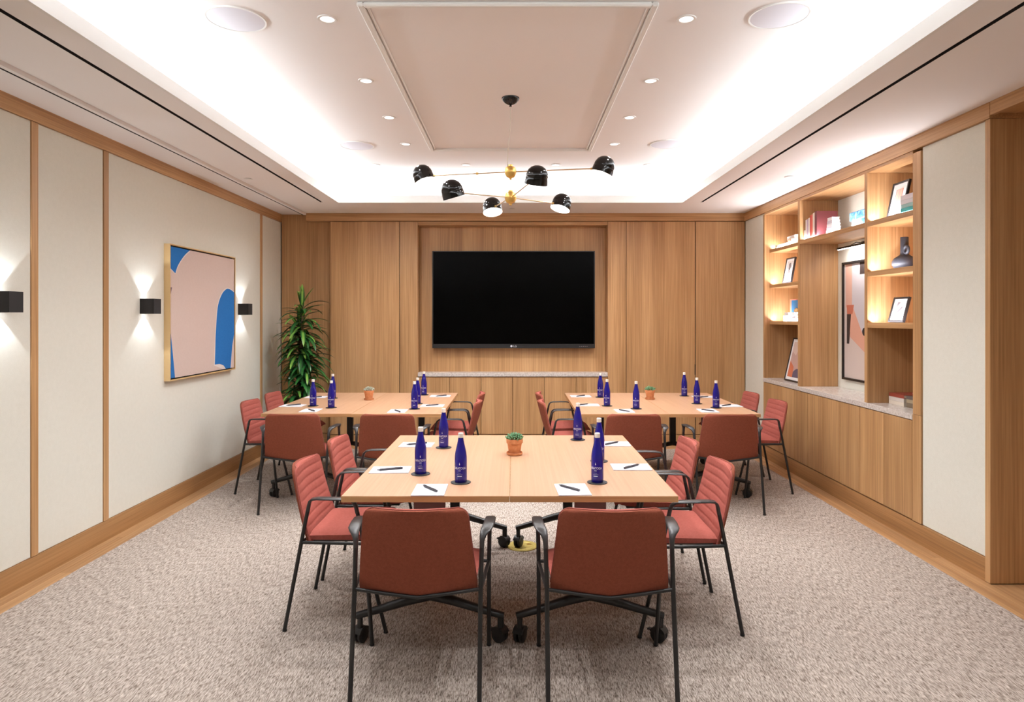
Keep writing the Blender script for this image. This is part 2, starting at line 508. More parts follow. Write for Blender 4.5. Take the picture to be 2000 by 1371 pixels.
# ---- downlights
dl_rows = [(-0.96, 'left'), (0.88, 'right')]
DLY = [2.53, 3.41, 4.30, 5.09, 5.87]
ordn = ['hidden nearest', 'nearest', 'second nearest', 'third', 'farthest']
ring_me = MB().lathe([(0.036, 0.0), (0.036, -0.004), (0.048, -0.005), (0.050, 0.0)], 28).mesh('trim_ring', M['paint_white'], 40)
lens_me = MB().lathe([(0.036, -0.001), (0.030, -0.002), (0, -0.002)], 28).mesh('lens', M['downlight'], 40)
def downlight(x, y, label, z=ZU, power=E_DOWN):
    t = empty('recessed_downlight', (x, y, z), label=label, cat='ceiling light', group='recessed ceiling downlights')
    link('trim_ring', ring_me, t); link('lens', lens_me, t)
    spot('downlight_beam', (0, 0, -0.012), (0, 0, 0), power, C_DOWN, R(150), 1.0, 0.04, t)
for x, side in dl_rows:
    for y, w in zip(DLY, ordn):
        if w.startswith('hidden'):
            downlight(x, y, 'recessed downlight above the top edge of the photo, %s of the ceiling panel' % side)
        else:
            downlight(x, y, '%s recessed downlight in the row %s of the ceiling panel' % (w, side))
for x, w in ((-1.40, 'leftmost'), (-0.488, 'second from left'), (0.416, 'third from left'), (1.34, 'rightmost')):
    downlight(x, 6.67, '%s recessed downlight in the far cross row near the screen wall' % w)
# soffit lights over the camera end of the room
for x in (-1.2, 1.1):
    downlight(x, 0.5, 'recessed downlight in the soffit near the camera, %s side' % ('left' if x < 0 else 'right'), ZC)

# ---- ceiling speakers
grille_me = MB().lathe([(0.140, -0.005), (0.120, -0.007), (0, -0.008)], 40).mesh('grille', M['speaker_white'], 40)
rim_me = MB().lathe([(0.140, 0.0), (0.140, -0.006), (0.148, -0.007), (0.150, 0.0)], 40).mesh('rim', M['paint_white'], 40)
for x, y, w in ((-1.427, 3.41, 'near left corner'), (1.34, 3.37, 'near right corner'), (-1.40, 5.92, 'far left corner'), (1.345, 5.87, 'far right corner')):
    t = empty('ceiling_speaker', (x, y, ZU), label='large round white ceiling speaker at the %s of the ceiling' % w, cat='speaker', group='round ceiling speakers')
    link('rim', rim_me, t); link('grille', grille_me, t)
# ---- sprinkler cover plates in the soffit
for x, y, w in ((-2.41, 6.02, 'left soffit above the painting wall'), (2.448, 5.93, 'right soffit above the bookcase'), (-0.03, 7.68, 'back soffit above the screen')):
    t = empty('sprinkler_cover', (x, y, ZC), label='small white round sprinkler cover in the ' + w, cat='sprinkler', group='sprinkler covers')
    MB().lathe([(0.041, -0.004), (0.036, -0.006), (0, -0.006)], 24).build('cover_plate', M['paint_white'], t, 40)
    MB().lathe([(0.030, 0.0), (0.030, -0.004)], 24).build('gap_ring', M['grey_plastic'], t, 40)

# ================================================================== BUILT-IN BOOKCASE (right wall)
XS = 3.143                       # back of the shelving
Y0b, Y1b = 4.54, 7.415
bc = empty('bookcase', (2.95, 5.98, 0.88), label='built-in oak bookcase with lit shelves along the right wall', cat='bookcase')
bc_inv = Vector((-2.95, -5.98, -0.88))
def bpart(nm, x0, x1, y0, y1, z0, z1, mat, bev=0.0012):
    return B(x0-2.95, x1-2.95, y0-5.98, y1-5.98, z0-0.88, z1-0.88).build(nm, M[mat], bc, bevel=bev)
ZT = 0.88
bpart('side_panel', XR, XS+0.02, Y0b, 4.63, ZT, 2.69, 'oak_z')
bpart('side_panel', XR, XS+0.02, 7.375, Y1b, ZT, 2.69, 'oak_z')
D1a, D1b = 5.226, 5.27
D2a, D2b = 6.465, 6.51
bpart('divider', XR, XS, D1a, D1b, ZT, 2.685, 'oak_z')
bpart('divider', XR, XS, D2a, D2b, ZT, 2.685, 'oak_z')
bpart('top_panel', XR, XS+0.02, 4.63, 7.375, 2.685, 2.708, 'oak_y')
bpart('back_panel', XS, XS+0.02, 4.63, D1a+0.02, ZT, 2.685, 'oak_z')
bpart('back_panel', XS, XS+0.02, D2b-0.02, 7.375, ZT, 2.685, 'oak_z')
bpart('niche_back_panel', XS, XS+0.02, D1b-0.024, D2a+0.024, ZT, 2.685, 'panel', 0)
SH = (2.30, 1.91, 1.51)
for z in SH:
    bpart('shelf', XR+0.001, XS, 4.631, D1a, z-0.04, z, 'oak_y')
    bpart('shelf', XR+0.055, XS, D2b, 7.374, z-0.036, z, 'oak_y')
bpart('shelf', XR+0.001, XS, D1b, D2a, 2.26, 2.30, 'oak_y')
# thin light strips set into the front of the shelves
def strip(y0, y1, x, z):
    w = abs(y1-y0)
    area('shelf_light', (x-2.95, (y0+y1)/2-5.98, z+0.004-0.88), (R(180), R(28), 0), 0.012, w-0.04, E_SHELF*w, C_SHELF, bc)
for z in SH:
    strip(4.63, D1a, XR+0.03, z)
    strip(D2b, 7.374, XR+0.085, z)
strip(D1b, D2a, XR+0.03, 2.30)

# stone worktop
tag(B(XR-0.006, 3.165, 4.632, 7.412, 0.838, 0.88).build('stone_worktop', M['stone'], bevel=0.002),
    'pale speckled stone worktop under the bookcase on the right wall', 'worktop')
# base cabinets in pairs of doors
dy = [7.41, 6.98, 6.595, 6.29, 5.98, 5.67, 5.35, 4.995, 4.637]
wh = ['farthest', 'second farthest', 'second nearest', 'nearest']
for i in range(4):
    a, b, c = dy[2*i], dy[2*i+1], dy[2*i+2]
    t = empty('base_cabinet', (3.0, b, 0.14), label='%s oak base cabinet under the bookcase worktop' % wh[i], cat='cabinet', group='base cabinets under the bookcase')
    B(-0.175, 0.16, c-b+0.001, a-b-0.001, 0, 0.69).build('body', M['oak_z'], t)
    for p0, p1 in ((b, a), (c, b)):
        B(XR-3.0, XR-3.0+0.02, p0-b+0.0028, p1-b-0.0028, 0.004, 0.692).build('door', M['oak_z'], t, bevel=0.001)
B(XR, 3.4, Y0b+0.001, 4.635, 0.14, 0.878).build('end_stile', M['oak_z'], wr, bevel=0.001)

# ================================================================== TV NICHE
tag(B(-1.165, 1.122, YB-0.012, YB+0.164, 0.838, 0.885).build('stone_worktop', M['stone'], bevel=0.002),
    'pale stone ledge under the large black screen', 'worktop')
xd = [-1.166 + i*(2.289/6) for i in range(7)]
for i, w in enumerate(('left', 'middle', 'right')):
    a, b, c = xd[2*i], xd[2*i+1], xd[2*i+2]
    t = empty('low_cabinet', (b, YB+0.08, 0.14), label='%s of the three low oak cabinets below the screen' % w, cat='cabinet', group='low cabinets below the screen')
    B(a-b+0.001, c-b-0.001, -0.040, 0.083, 0, 0.69).build('body', M['oak_z'], t)
    for p0, p1 in ((a, b), (b, c)):
        B(p0-b+0.0028, p1-b-0.0028, -0.078, -0.057, 0.003, 0.69).build('door', M['oak_z'], t, bevel=0.001)

# television
YT = 8.10
tv = empty('television', (-0.012, YT, 1.176), label='large wall-mounted black flat screen television', cat='television')
W, H = 0.99, 1.184
B(-W, W, 0.02, 0.075, 0.01, H-0.005).build('housing', M['black_matte'], tv, bevel=0.004)
B(-W+0.012, W-0.012, 0.004, 0.02, 0.052, H-0.012).build('screen', M['screen'], tv)
for a in ((-W, W, 0, 0.02, 0, 0.05), (-W, W, 0, 0.02, H-0.011, H), (-W, -W+0.011, 0, 0.02, 0.05, H-0.011), (W-0.011, W, 0, 0.02, 0.05, H-0.011)):
    B(*a).build('bezel', M['bezel'], tv, bevel=0.0015)
B(-0.25, 0.25, 0.075, 0.094, 0.35, 0.8).build('wall_mount', M['black_metal'], tv)

def text_mesh(s, size, mat, xscale=1.0):
    cu = bpy.data.curves.new('text', 'FONT')
    cu.body = s; cu.size = size; cu.align_x = 'CENTER'; cu.align_y = 'BOTTOM_BASELINE'
    cu.resolution_u = 3
    ob = bpy.data.objects.new('text', cu); COL.objects.link(ob)
    dg = bpy.context.evaluated_depsgraph_get(); dg.update()
    me = bpy.data.meshes.new_from_object(ob.evaluated_get(dg))
    bpy.data.objects.remove(ob, do_unlink=True)
    for v in me.vertices: v.co.x *= xscale
    me.materials.clear(); me.materials.append(mat)
    return me
me = text_mesh('LG', 0.034, M['white_print'])
o = link('brand_mark', me, tv); o.location = (0.018, -0.0008, 0.013); o.rotation_euler = (R(90), 0, 0)
MB().lathe([(0, 0), (0.013, 0), (0.013, 0.001), (0, 0.001)], 20, M=Matrix.Translation((-0.026, -0.0002, 0.025)) @ Matrix.Rotation(R(90), 4, 'X')).build('brand_disc', M['white_print'], tv)
for i in range(5):
    MB().box(0.80+i*0.022, 0.812+i*0.022, -0.0012, 0.001, 0.018, 0.026).build('button', M['grey_plastic'], tv)

# ================================================================== LEFT WALL: painting, sconces
PY0, PY1, PZ0, PZ1 = 5.41, 6.68, 1.03, 2.152
XP = XL - 0.007
pa = empty('painting', (XP, (PY0+PY1)/2, PZ0), label='abstract blue and blush painting in a gold frame on the left wall', cat='painting')
PW, PH = PY1-PY0, PZ1-PZ0
def ppart(nm, x0, x1, y0, y1, z0, z1, mat, bev=0):
    return B(x0, x1, y0, y1, z0, z1).build(nm, mat, pa, bevel=bev)
hw = PW/2
fw = 0.010
for a in ((-hw, -hw+fw, 0, PH), (hw-fw, hw, 0, PH)):
    ppart('frame_rail', 0.0, 0.05, a[0], a[1], a[2], a[3], M['gold_frame'], 0.001)
for a in ((0, fw), (PH-fw, PH)):
    ppart('frame_rail', 0.0, 0.05, -hw+fw, hw-fw, a[0], a[1], M['gold_frame'], 0.001)
ppart('backing', 0.0, 0.02, -hw+fw, hw-fw, fw, PH-fw, M['black'])
cg = 0.022
cw, ch = PW-2*cg, PH-2*cg
ppart('canvas', 0.02, 0.044, -hw+cg, hw-cg, cg, PH-cg, M['art_pink'])
def paint(uv, mat, x=0.0446, nm='painted_shape'):
    vs = [(x, -hw+cg+u*cw, cg+v*ch) for u, v in uv] + [(0.043, -hw+cg+u*cw, cg+v*ch) for u, v in uv]
    n = len(uv)
    mb = MB().add(vs, [tuple(range(n)), tuple(range(2*n-1, n-1, -1))] + [(i, (i+1) % n, n+(i+1) % n, n+i) for i in range(n)])
    return mb.build(nm, mat, pa)
def smooth_poly(p, n=6):
    out = []
    for i in range(len(p)-1):
        p0 = p[max(i-1, 0)]; p1 = p[i]; p2 = p[i+1]; p3 = p[min(i+2, len(p)-1)]
        for k in range(n):
            t = k/n
            out.append(tuple(0.5*((2*p1[j]) + (-p0[j]+p2[j])*t + (2*p0[j]-5*p1[j]+4*p2[j]-p3[j])*t*t + (-p0[j]+3*p1[j]-3*p2[j]+p3[j])*t**3) for j in (0, 1)))
    out.append(p[-1]); return out
curve1 = smooth_poly([(0.262, 1.0), (0.19, 0.955), (0.126, 0.898), (0.085, 0.85), (0.060, 0.80)])
paint([(0.0, 1.0), (0.0, 0.825)] + [(u+0.006, v-0.006) for u, v in curve1[::-1]], M['art_white'], 0.0442, 'pale_edge')
paint([(0.0, 1.0), (0.0, 0.832)] + curve1[::-1], M['art_blue'])
arc = smooth_poly([(0.651, 0.052), (0.660, 0.20), (0.668, 0.33), (0.702, 0.554), (0.773, 0.668), (0.85, 0.716), (0.894, 0.722), (0.95, 0.712), (1.0, 0.695)])
paint(smooth_poly([(0.640, 0.046), (0.650, 0.20), (0.658, 0.33), (0.692, 0.556), (0.765, 0.676), (0.845, 0.724), (0.894, 0.730), (0.95, 0.720), (1.0, 0.703)]) + [(1.0, 0.29), (0.96, 0.17), (0.942, 0.0), (0.80, 0.0)], M['art_white'], 0.0442, 'pale_edge')
paint(arc + [(1.0, 0.305), (0.965, 0.20), (0.948, 0.10), (0.932, 0.0), (0.845, 0.0), (0.80, 0.035), (0.73, 0.052)], M['art_blue'])
paint(smooth_poly([(0.0, 0.34), (0.012, 0.27), (0.032, 0.15), (0.055, 0.0)]) + [(0.0, 0.0)], M['art_blue'])
paint([(0.0, 0.69), (0.016, 0.69), (0.0, 0.64)], solid((110, 84, 92)))

for y, w in ((3.665, 'nearest the camera'), (5.113, 'just before the painting'), (6.91, 'just past the painting')):
    t = empty('wall_sconce', (XP, y, 1.578), label='black cube wall sconce shining up and down, ' + w, cat='wall light', group='black cube wall sconces')
    s = 0.052; D = 0.107; hh = 0.115; th = 0.004
    B(0, th, -s, s, 0, hh).build('back_plate', M['black_matte'], t)
    B(D-th, D, -s, s, 0, hh).build('front_face', M['black_matte'], t)
    B(th, D-th, -s, -s+th, 0, hh).build('side_face', M['black_matte'], t)
    B(th, D-th, s-th, s, 0, hh).build('side_face', M['black_matte'], t)
    B(th, D-th, -s+th, s-th, 0.02, 0.095).build('lamp_body', M['black_matte'], t)
    for z, rx in ((0.099, R(180)), (0.016, 0)):
        up = rx != 0
        MB().lathe([(0, -0.002), (0.030, -0.002), (0.030, 0.003), (0, 0.003)], 20, (D*0.5, 0, z)).build('lens', M['sconce_lens'], t, 40)
        spot('sconce_beam', (0.040, 0, z+(0.013 if up else -0.013)), (rx, 0, 0), E_SCONCE, C_SCONCE, R(94), 0.18, 0.008, t)

# ================================================================== CHANDELIER
CHX, CHY = -0.028, 4.64
Z1, Z2 = 2.564, 2.386
cl = empty('chandelier', (CHX, CHY, ZU), label='brass chandelier with six black dome shades hanging over the tables', cat='chandelier')
MB().lathe([(0, -0.062), (0.008, -0.062), (0.008, -0.048), (0.018, -0.046), (0.040, -0.036), (0.056, -0.018), (0.062, -0.006), (0.062, 0), (0, 0)], 28).build('canopy', M['black_gloss'], cl, 35)
cord = smooth_poly([(0.0, 0), (0.0, -0.13), (-0.012, -0.26), (-0.022, -0.38), (-0.016, -0.455)], 5)
MB().tube([(x, 0, -0.05+z) for x, z in cord], 0.0042, 6).build('cord', solid((236, 226, 214)), cl, 60)
MB().tube([(0.018, 0, Z1-ZU-0.03), (0.028, 0, Z1-ZU-0.07), (0.030, 0, Z1-ZU-0.11), (0.018, 0, Z2-ZU+0.03)], 0.0016, 6).build('cord', M['black_metal'], cl, 60)
for z in (Z1, Z2):
    hb = MB().lathe([(0, -0.056), (0.008, -0.054), (0.010, -0.044), (0.030, -0.034), (0.040, -0.012), (0.041, 0.008), (0.034, 0.030), (0.016, 0.040), (0.016, 0.050), (0, 0.050)], 24, (0, 0, z-ZU))
    hb.build('hub', M['brass'], cl, 35)
shade_prof = [(0.0, 0.070), (0.022, 0.067), (0.044, 0.056), (0.060, 0.039), (0.069, 0.016), (0.0715, 0.000), (0.0700, -0.004), (0.0720, -0.008), (0.0735, -0.030), (0.0745, -0.050)]
lin_prof = [(r-0.003 if r > 0 else 0, z-0.003) for r, z in shade_prof[:-1]] + [(0.0745-0.001, -0.050)]
shade_me = MB().lathe(shade_prof, 28).mesh('shade', M['black_gloss'], 50)
lining_me = MB().lathe(lin_prof, 28).mesh('lining', M['paint_white'], 50)
bulb_me = MB().lathe([(0, 0.035), (0.012, 0.030), (0.014, 0.012), (0.028, -0.006), (0.032, -0.022), (0.026, -0.036), (0, -0.044)], 16).mesh('bulb', M['bulb'], 60)
for (tx, ty, tz, hz, mid) in ((-0.657, 4.76, 2.572, Z1, True), (0.606, 4.50, 2.572, Z1, True),
                        (-0.41, 4.36, 2.384, Z2, False), (0.35, 4.94, 2.400, Z2, False),
                        (0.142, 4.20, 2.440, Z2, False), (-0.17, 5.05, 2.392, Z2, False)):
    d = Vector((tx-CHX, ty-CHY, 0)); L = d.length; d.normalize()
    c = Vector((tx-CHX, ty-CHY, tz-ZU))
    h0 = Vector((0, 0, hz-ZU))
    end = c - d*0.070 + Vector((0, 0, -0.012))
    MB().tube([h0 + d*0.03, end], 0.0042, 8).build('arm', M['champagne'], cl, 60)
    MB().tube([end - d*0.022, end], 0.0075, 10).build('arm_joint', M['brass'], cl, 60)
    if mid:
        m_ = h0.lerp(end, 0.42)
        MB().tube([m_ - d*0.008, m_ + d*0.008], 0.0085, 10).build('arm_joint', M['brass'], cl, 60)
    ax = (Vector((0, 0, 1)) + d*0.36).normalized()       # dome leans outward, opening turns in
    q_ = Vector((0, 0, 1)).rotation_difference(ax)
    Mx = Matrix.Translation(c) @ q_.to_matrix().to_4x4()
    sh = link('shade', shade_me, cl, Mx)
    link('lining', lining_me, sh); link('bulb', bulb_me, sh)
    spot('shade_light', (0, 0, -0.052), (0, 0, 0), E_SHADE, (1, 0.95, 0.88), R(130), 0.5, 0.03, sh)

# ================================================================== TABLES
wheel_me = MB().lathe([(0, -0.010), (0.030, -0.010), (0.037, -0.006), (0.037, 0.006), (0.030, 0.010), (0, 0.010)], 24,
                      M=Matrix.Rotation(R(90), 4, 'Y')).mesh('wheel', M['rubber'], 40)
def hood():
    mb = MB()
    for sx in (-1, 1):
        x0, x1 = sx*0.004, sx*0.008
        prof = [(0.041*math.cos(t), 0.041*math.sin(t)) for t in [R(20+i*14) for i in range(11)]]
        inn = [(0.028*math.cos(t), 0.028*math.sin(t)) for t in [R(20+i*14) for i in range(11)]][::-1]
        poly = prof + inn; n = len(poly)
        vs = [(-0.024, a, b) for a, b in poly] + [(0.024, a, b) for a, b in poly]
        if sx == 1:
            mb.add(vs, [tuple(range(n)), tuple(range(2*n-1, n-1, -1))] + [(i, (i+1) % n, n+(i+1) % n, n+i) for i in range(n)])
    mb.tube([(0, -0.012, 0.03), (0, -0.012, 0.085)], 0.010, 10)
    mb.box(-0.010, 0.010, 0.034, 0.056, 0.010, 0.016)
    return mb.mesh('caster', M['black_metal'], 40)
hood_me = hood()

def make_table():
    t = empty('folding_table')
    w, l = 0.3785, 0.775
    B(-w, w, -l, l, 0.716, TABLE_Z).build('tabletop', M['table'], t, bevel=0.0015)
    # thin edge strips on the four sides, side shading painted into their darker wood
    for a in ((-w-0.001, w+0.001, -l-0.0012, -l+0.0004), (-w-0.001, w+0.001, l-0.0004, l+0.0012)):
        B(*a, 0.717, 0.7438).build('shaded_edge_band', M['table_edge_shaded'], t)
    for a in ((-w-0.0012, -w+0.0004), (w-0.0004, w+0.0012)):
        B(*a, -l, l, 0.717, 0.7438).build('shaded_edge_band', M['table_edge_shaded'], t)
    B(-0.03, 0.03, -0.56, 0.70, 0.672, 0.700).build('beam', M['black_metal'], t, bevel=0.003)
    for sy in (-1, 1):
        y = -0.590 if sy < 0 else 0.725
        B(-0.032, 0.032, y-0.022, y+0.022, 0.21, 0.668).build('column', M['black_metal'], t, bevel=0.006, bseg=2)
        B(-0.16, 0.16, y-0.045, y+0.045, 0.700, 0.716).build('hinge_plate', M['black_metal'], t, bevel=0.002)
        mb = MB()
        pr = [(-0.075, 0.700), (0.075, 0.700), (0.075, 0.635), (0.066, 0.617), (0.05, 0.612), (-0.05, 0.612), (-0.066, 0.617), (-0.075, 0.635)]
        n = len(pr)
        y0 = y-0.036 if sy < 0 else y+0.026
        mb.add([(a, y0, b) for a, b in pr] + [(a, y0+0.010, b) for a, b in pr],
               [tuple(range(n)), tuple(range(2*n-1, n-1, -1))] + [(i, (i+1) % n, n+(i+1) % n, n+i) for i in range(n)])
        mb.build('hinge_cover', M['grey_plastic'], t)
        for sx in (-1, 1):
            pts = [(0, y, 0.222), (sx*0.10, y-0.004, 0.200), (sx*0.24, y-0.012, 0.160), (sx*0.350, y-0.016, 0.130)]
            arm = MB().tube(pts, [0.030, 0.028, 0.023, 0.020], 10, 0.8).build('foot_arm', M['black_metal'], t, 60)
            MB().tube([(sx*0.332, y-0.016, 0.13), (sx*0.332, y-0.016, 0.07)], 0.012, 10).build('stem', M['black_metal'], arm, 60)
            M0 = Matrix.Translation((sx*0.332, y-0.004, 0.038)) @ Matrix.Rotation(R(40*sx+15), 4, 'Z')
            c = link('caster', hood_me, t, M0)
            for wx in (-0.013, 0.013):
                link('wheel', wheel_me, c, Matrix.Translation((wx, 0, 0)))
    # folding brace under the top
    MB().tube([(0.10, -0.50, 0.700), (0.10, -0.05, 0.655), (0.10, 0.30, 0.655), (0.10, 0.66, 0.700)], 0.010, 8).build('brace', M['black_metal'], t, 60)
    return t

table0 = make_table()
TBL = {'front': (-0.022, 3.00, 'the front table'), 'plant': (-1.365, 5.555, 'the back table by the plant'), 'case': (1.293, 5.55, 'the back table by the bookcase')}
first = True
for key, (sx, y0, phrase) in TBL.items():
    for s, w in ((-1, 'left'), (1, 'right')):
        t = table0 if first else copy_tree(table0)
        first = False
        off = 0.015 if (key == 'plant' and s < 0) else 0.0
        t.location = (sx + s*0.3805, y0 + 0.776 + off, 0)
        tag(t, '%s half of %s, light wood on black wheels' % (w, phrase), 'table', 'paired wheeled tables')

# ================================================================== CHAIRS
def make_chair():
    c = empty('armchair')
    rt = 0.0098
    NB = 9
    zb0, zt = 0.421, 0.784
    def spine(v):                       # rear surface centre line: (y, z)
        y = 0.082 - 0.110*v - 0.008*math.sin(math.pi*v)
        return y, zb0 + (zt-zb0)*v
    def halfw(v):
        w = 0.245 - 0.038*v
        if v > 0.90:
            t = (v-0.90)/0.10; w -= 0.036*(1-math.sqrt(max(0, 1-t*t)))
        if v < 0.06:
            t = (0.06-v)/0.06; w -= 0.014*(1-math.sqrt(max(0, 1-t*t)))
        return w
    NU = 14
    def layer(off_mid, off_edge, vs_, puff=0.0):
        rows = []
        for v in vs_:
            y, z = spine(v); w = halfw(v); row = []
            for i in range(NU+1):
                u = -1 + 2*i/NU
                o_ = off_edge + (off_mid-off_edge)*(1-abs(u)**4)
                if puff:
                    ph = (v*NB) % 1.0
                    o_ -= puff*math.exp(-(min(ph, 1-ph)/0.11)**2)*(1-abs(u)**8)
                zz = z - 0.012*(1-u*u)*(1-v)      # bottom bows down slightly
                row.append((u*w, y + (0.026+0.018*v)*u*u + o_, zz))
            rows.append(row)
        return rows
    def shell(front, back):
        n = len(front); m = NU+1
        vs_ = [p for r in front for p in r] + [p for r in back for p in r]
        K = n*m; fs = []
        for j in range(n-1):
            for i in range(m-1):
                fs.append((j*m+i, j*m+i+1, (j+1)*m+i+1, (j+1)*m+i))
                fs.append((K+j*m+i, K+(j+1)*m+i, K+(j+1)*m+i+1, K+j*m+i+1))
        loop = [i for i in range(m)] + [j*m+m-1 for j in range(1, n)] + [(n-1)*m+i for i in range(m-2, -1, -1)] + [j*m for j in range(n-2, 0, -1)]
        for a, b in zip(loop, loop[1:]+loop[:1]):
            fs.append((a, K+a, K+b, b))
        return MB().add(vs_, fs)
    vcoarse = [0, 0.03, 0.06, 0.2, 0.4, 0.6, 0.8, 0.90, 0.94, 0.97, 0.985, 1.0]
    vfine = sorted(set([round(k/NB + d, 4) for k in range(NB) for d in (0.0, 0.012, 0.035, 0.055, 0.08, 0.1)] + [0.94, 0.97, 0.985, 0.995, 1.0]))
    vfine = [v for v in vfine if v <= 1.0]
    shell(layer(0.016, 0.014, vcoarse), layer(0.0, 0.004, vcoarse)).build('back_cover', M['fabric_out'], c, 50)
    shell(layer(0.044, 0.022, vfine, 0.0032), layer(0.0165, 0.0145, vfine)).build('backrest', M['fabric_in'], c, 50)
    # piping along the seam
    rim = []
    for v in [0.1, 0.3, 0.5, 0.7, 0.85, 0.90, 0.94, 0.97, 0.99]:
        y, z = spine(v); rim.append((halfw(v)+0.001, y+0.026+0.018*v+0.015, z))
    top = []
    yT, zT = spine(1.0); wT = halfw(1.0)
    for i in range(9):
        u = 1 - 2*i/8.0
        top.append((u*wT, yT+0.044*u*u+0.016, zT+0.001))
    loop = rim + top + [(-x, y, z) for x, y, z in rim[::-1]]
    MB().tube(loop, 0.0028, 6).build('piping', M['piping'], c, 60)
    # seat cushion
    rows = []
    ys = [0.118, 0.14, 0.18, 0.26, 0.34, 0.41, 0.455, 0.485, 0.503, 0.512]
    def seat_top(y, u):
        z = 0.480 + 0.010*((y-0.1)/0.4)
        if y > 0.43: z -= 0.040*((y-0.43)/0.082)**2.2
        return z - 0.016*abs(u)**6 - 0.006*(1-u*u)
    def seat_w(y):
        w = 0.243 - 0.006*abs(y-0.3)/0.2
        if y > 0.44: w -= 0.045*((y-0.44)/0.072)**2
        return w
    topr = [[(u*seat_w(y), y, seat_top(y, u)) for u in [-1+2*i/NU for i in range(NU+1)]] for y in ys]
    botr = [[(u*seat_w(y)*0.985, y*0.985+0.002, 0.442 + (0.008*((y-0.43)/0.082) if y > 0.43 else 0)) for u in [-1+2*i/NU for i in range(NU+1)]] for y in ys]
    shell(topr, botr).build('seat', M['fabric_in'], c, 45)
    B(-0.215, 0.215, 0.13, 0.45, 0.426, 0.442).build('seat_pan', M['black_metal'], c, bevel=0.004)
    # legs, rails, arms
    ZA = 0.655
    for s in (-1, 1):
        rear = [(s*0.257, 0.0, 0.0), (s*0.258, 0.084, 0.437), (s*0.261, 0.1165, 0.595)]
        MB().tube(rear, rt, 10).build('leg', M['black_metal'], c, 60)
        frt = [(s*0.276, 0.506, 0.0), (s*0.280, 0.399, 0.437), (s*0.2845, 0.3665, 0.595)]
        MB().tube(frt, rt, 10).build('leg', M['black_metal'], c, 60)
        MB().tube([(s*0.258, 0.084, 0.437), (s*0.280, 0.399, 0.437)], 0.0085, 8).build('side_rail', M['black_metal'], c, 60)
        path = [(0.261, 0.1165, 0.590, 0.019, 0.019), (0.262, 0.1225, 0.622, 0.021, 0.018), (0.266, 0.129, 0.641, 0.029, 0.015), (0.274, 0.143, 0.6545, 0.042, 0.012), (0.281, 0.170, 0.660, 0.050, 0.011),
                (0.288, 0.240, 0.661, 0.050, 0.011), (0.291, 0.310, 0.660, 0.047, 0.011), (0.290, 0.338, 0.655, 0.040, 0.012), (0.287, 0.352, 0.642, 0.029, 0.015), (0.285, 0.360, 0.622, 0.021, 0.018), (0.2845, 0.3665, 0.590, 0.019, 0.019)]
        vs_ = []; fs_ = []; K = 12
        for i_, (x, y, z, w_, t_) in enumerate(path):
            a_ = path[max(i_-1, 0)]; b_ = path[min(i_+1, len(path)-1)]
            ty, tz = b_[1]-a_[1], b_[2]-a_[2]; L_ = math.hypot(ty, tz); ny, nz = -tz/L_, ty/L_
            for k in range(K):
                c_, s_ = math.cos(2*math.pi*k/K), math.sin(2*math.pi*k/K)
                c_ = math.copysign(abs(c_)**0.6, c_); s_ = math.copysign(abs(s_)**0.6, s_)
                vs_.append((s*(x+c_*w_/2), y+ny*s_*t_/2, z+nz*s_*t_/2))
        for i_ in range(len(path)-1):
            for k in range(K):
                fs_.append((i_*K+k, i_*K+(k+1) % K, (i_+1)*K+(k+1) % K, (i_+1)*K+k))
        fs_.append(tuple(range(K))); fs_.append(tuple((len(path)-1)*K+k for k in range(K)))
        MB().add(vs_, fs_).build('armrest', M['arm_black'], c, 50)
    MB().tube([(-0.258, 0.084, 0.437), (-0.13, 0.078, 0.420), (0, 0.078, 0.404), (0.13, 0.078, 0.420), (0.258, 0.084, 0.437)], 0.008, 8).build('cross_rail', M['black_metal'], c, 60)
    MB().tube([(-0.280, 0.399, 0.437), (0.280, 0.399, 0.437)], 0.008, 8).build('cross_rail', M['black_metal'], c, 60)
    for s in (-1, 1):
        MB().lathe([(0, 0), (0.011, 0), (0.011, 0.008), (0, 0.008)], 12, (s*0.257, 0.0015, 0)).build('foot_cap', M['rubber'], c)
        MB().lathe([(0, 0), (0.011, 0), (0.011, 0.008), (0, 0.008)], 12, (s*0.276, 0.5045, 0)).build('foot_cap', M['rubber'], c)
    return c

chair0 = make_chair()
SEAT = {'FL': 'left front seat', 'FR': 'right front seat', 'LN': 'nearer left side seat', 'LF': 'farther left side seat', 'RN': 'nearer right side seat', 'RF': 'farther right side seat'}
# rear-foot midpoint of each chair and its turn
CH = {
 'front': {'FL': (-0.397, 2.64, 0), 'FR': (0.390, 2.635, 0), 'LN': (-1.137, 3.545, -90), 'LF': (-1.134, 4.18, -90), 'RN': (1.110, 3.495, 90), 'RF': (1.106, 4.125, 90)},
 'plant': {'FL': (-1.752, 5.22, 1), 'FR': (-1.005, 5.215, 0), 'LN': (-2.45, 6.09, -90), 'LF': (-2.470, 6.72, -90), 'RN': (-0.322, 6.09, 90), 'RF': (-0.322, 6.72, 90)},
 'case': {'FL': (0.940, 5.21, 0), 'FR': (1.700, 5.21, 0), 'LN': (0.235, 6.09, -90), 'LF': (0.235, 6.72, -90), 'RN': (2.438, 6.09, 90), 'RF': (2.420, 6.72, 90)},
}
first = True
for key, d in CH.items():
    for s, (x, y, a) in d.items():
        c = chair0 if first else copy_tree(chair0)
        first = False
        c.location = (x, y, 0.0025); c.rotation_euler = (0, 0, R(a))
        tag(c, 'rust red upholstered armchair at %s, %s' % (SEAT[s], TBL[key][2][4:]), 'chair', 'red armchairs around the tables')

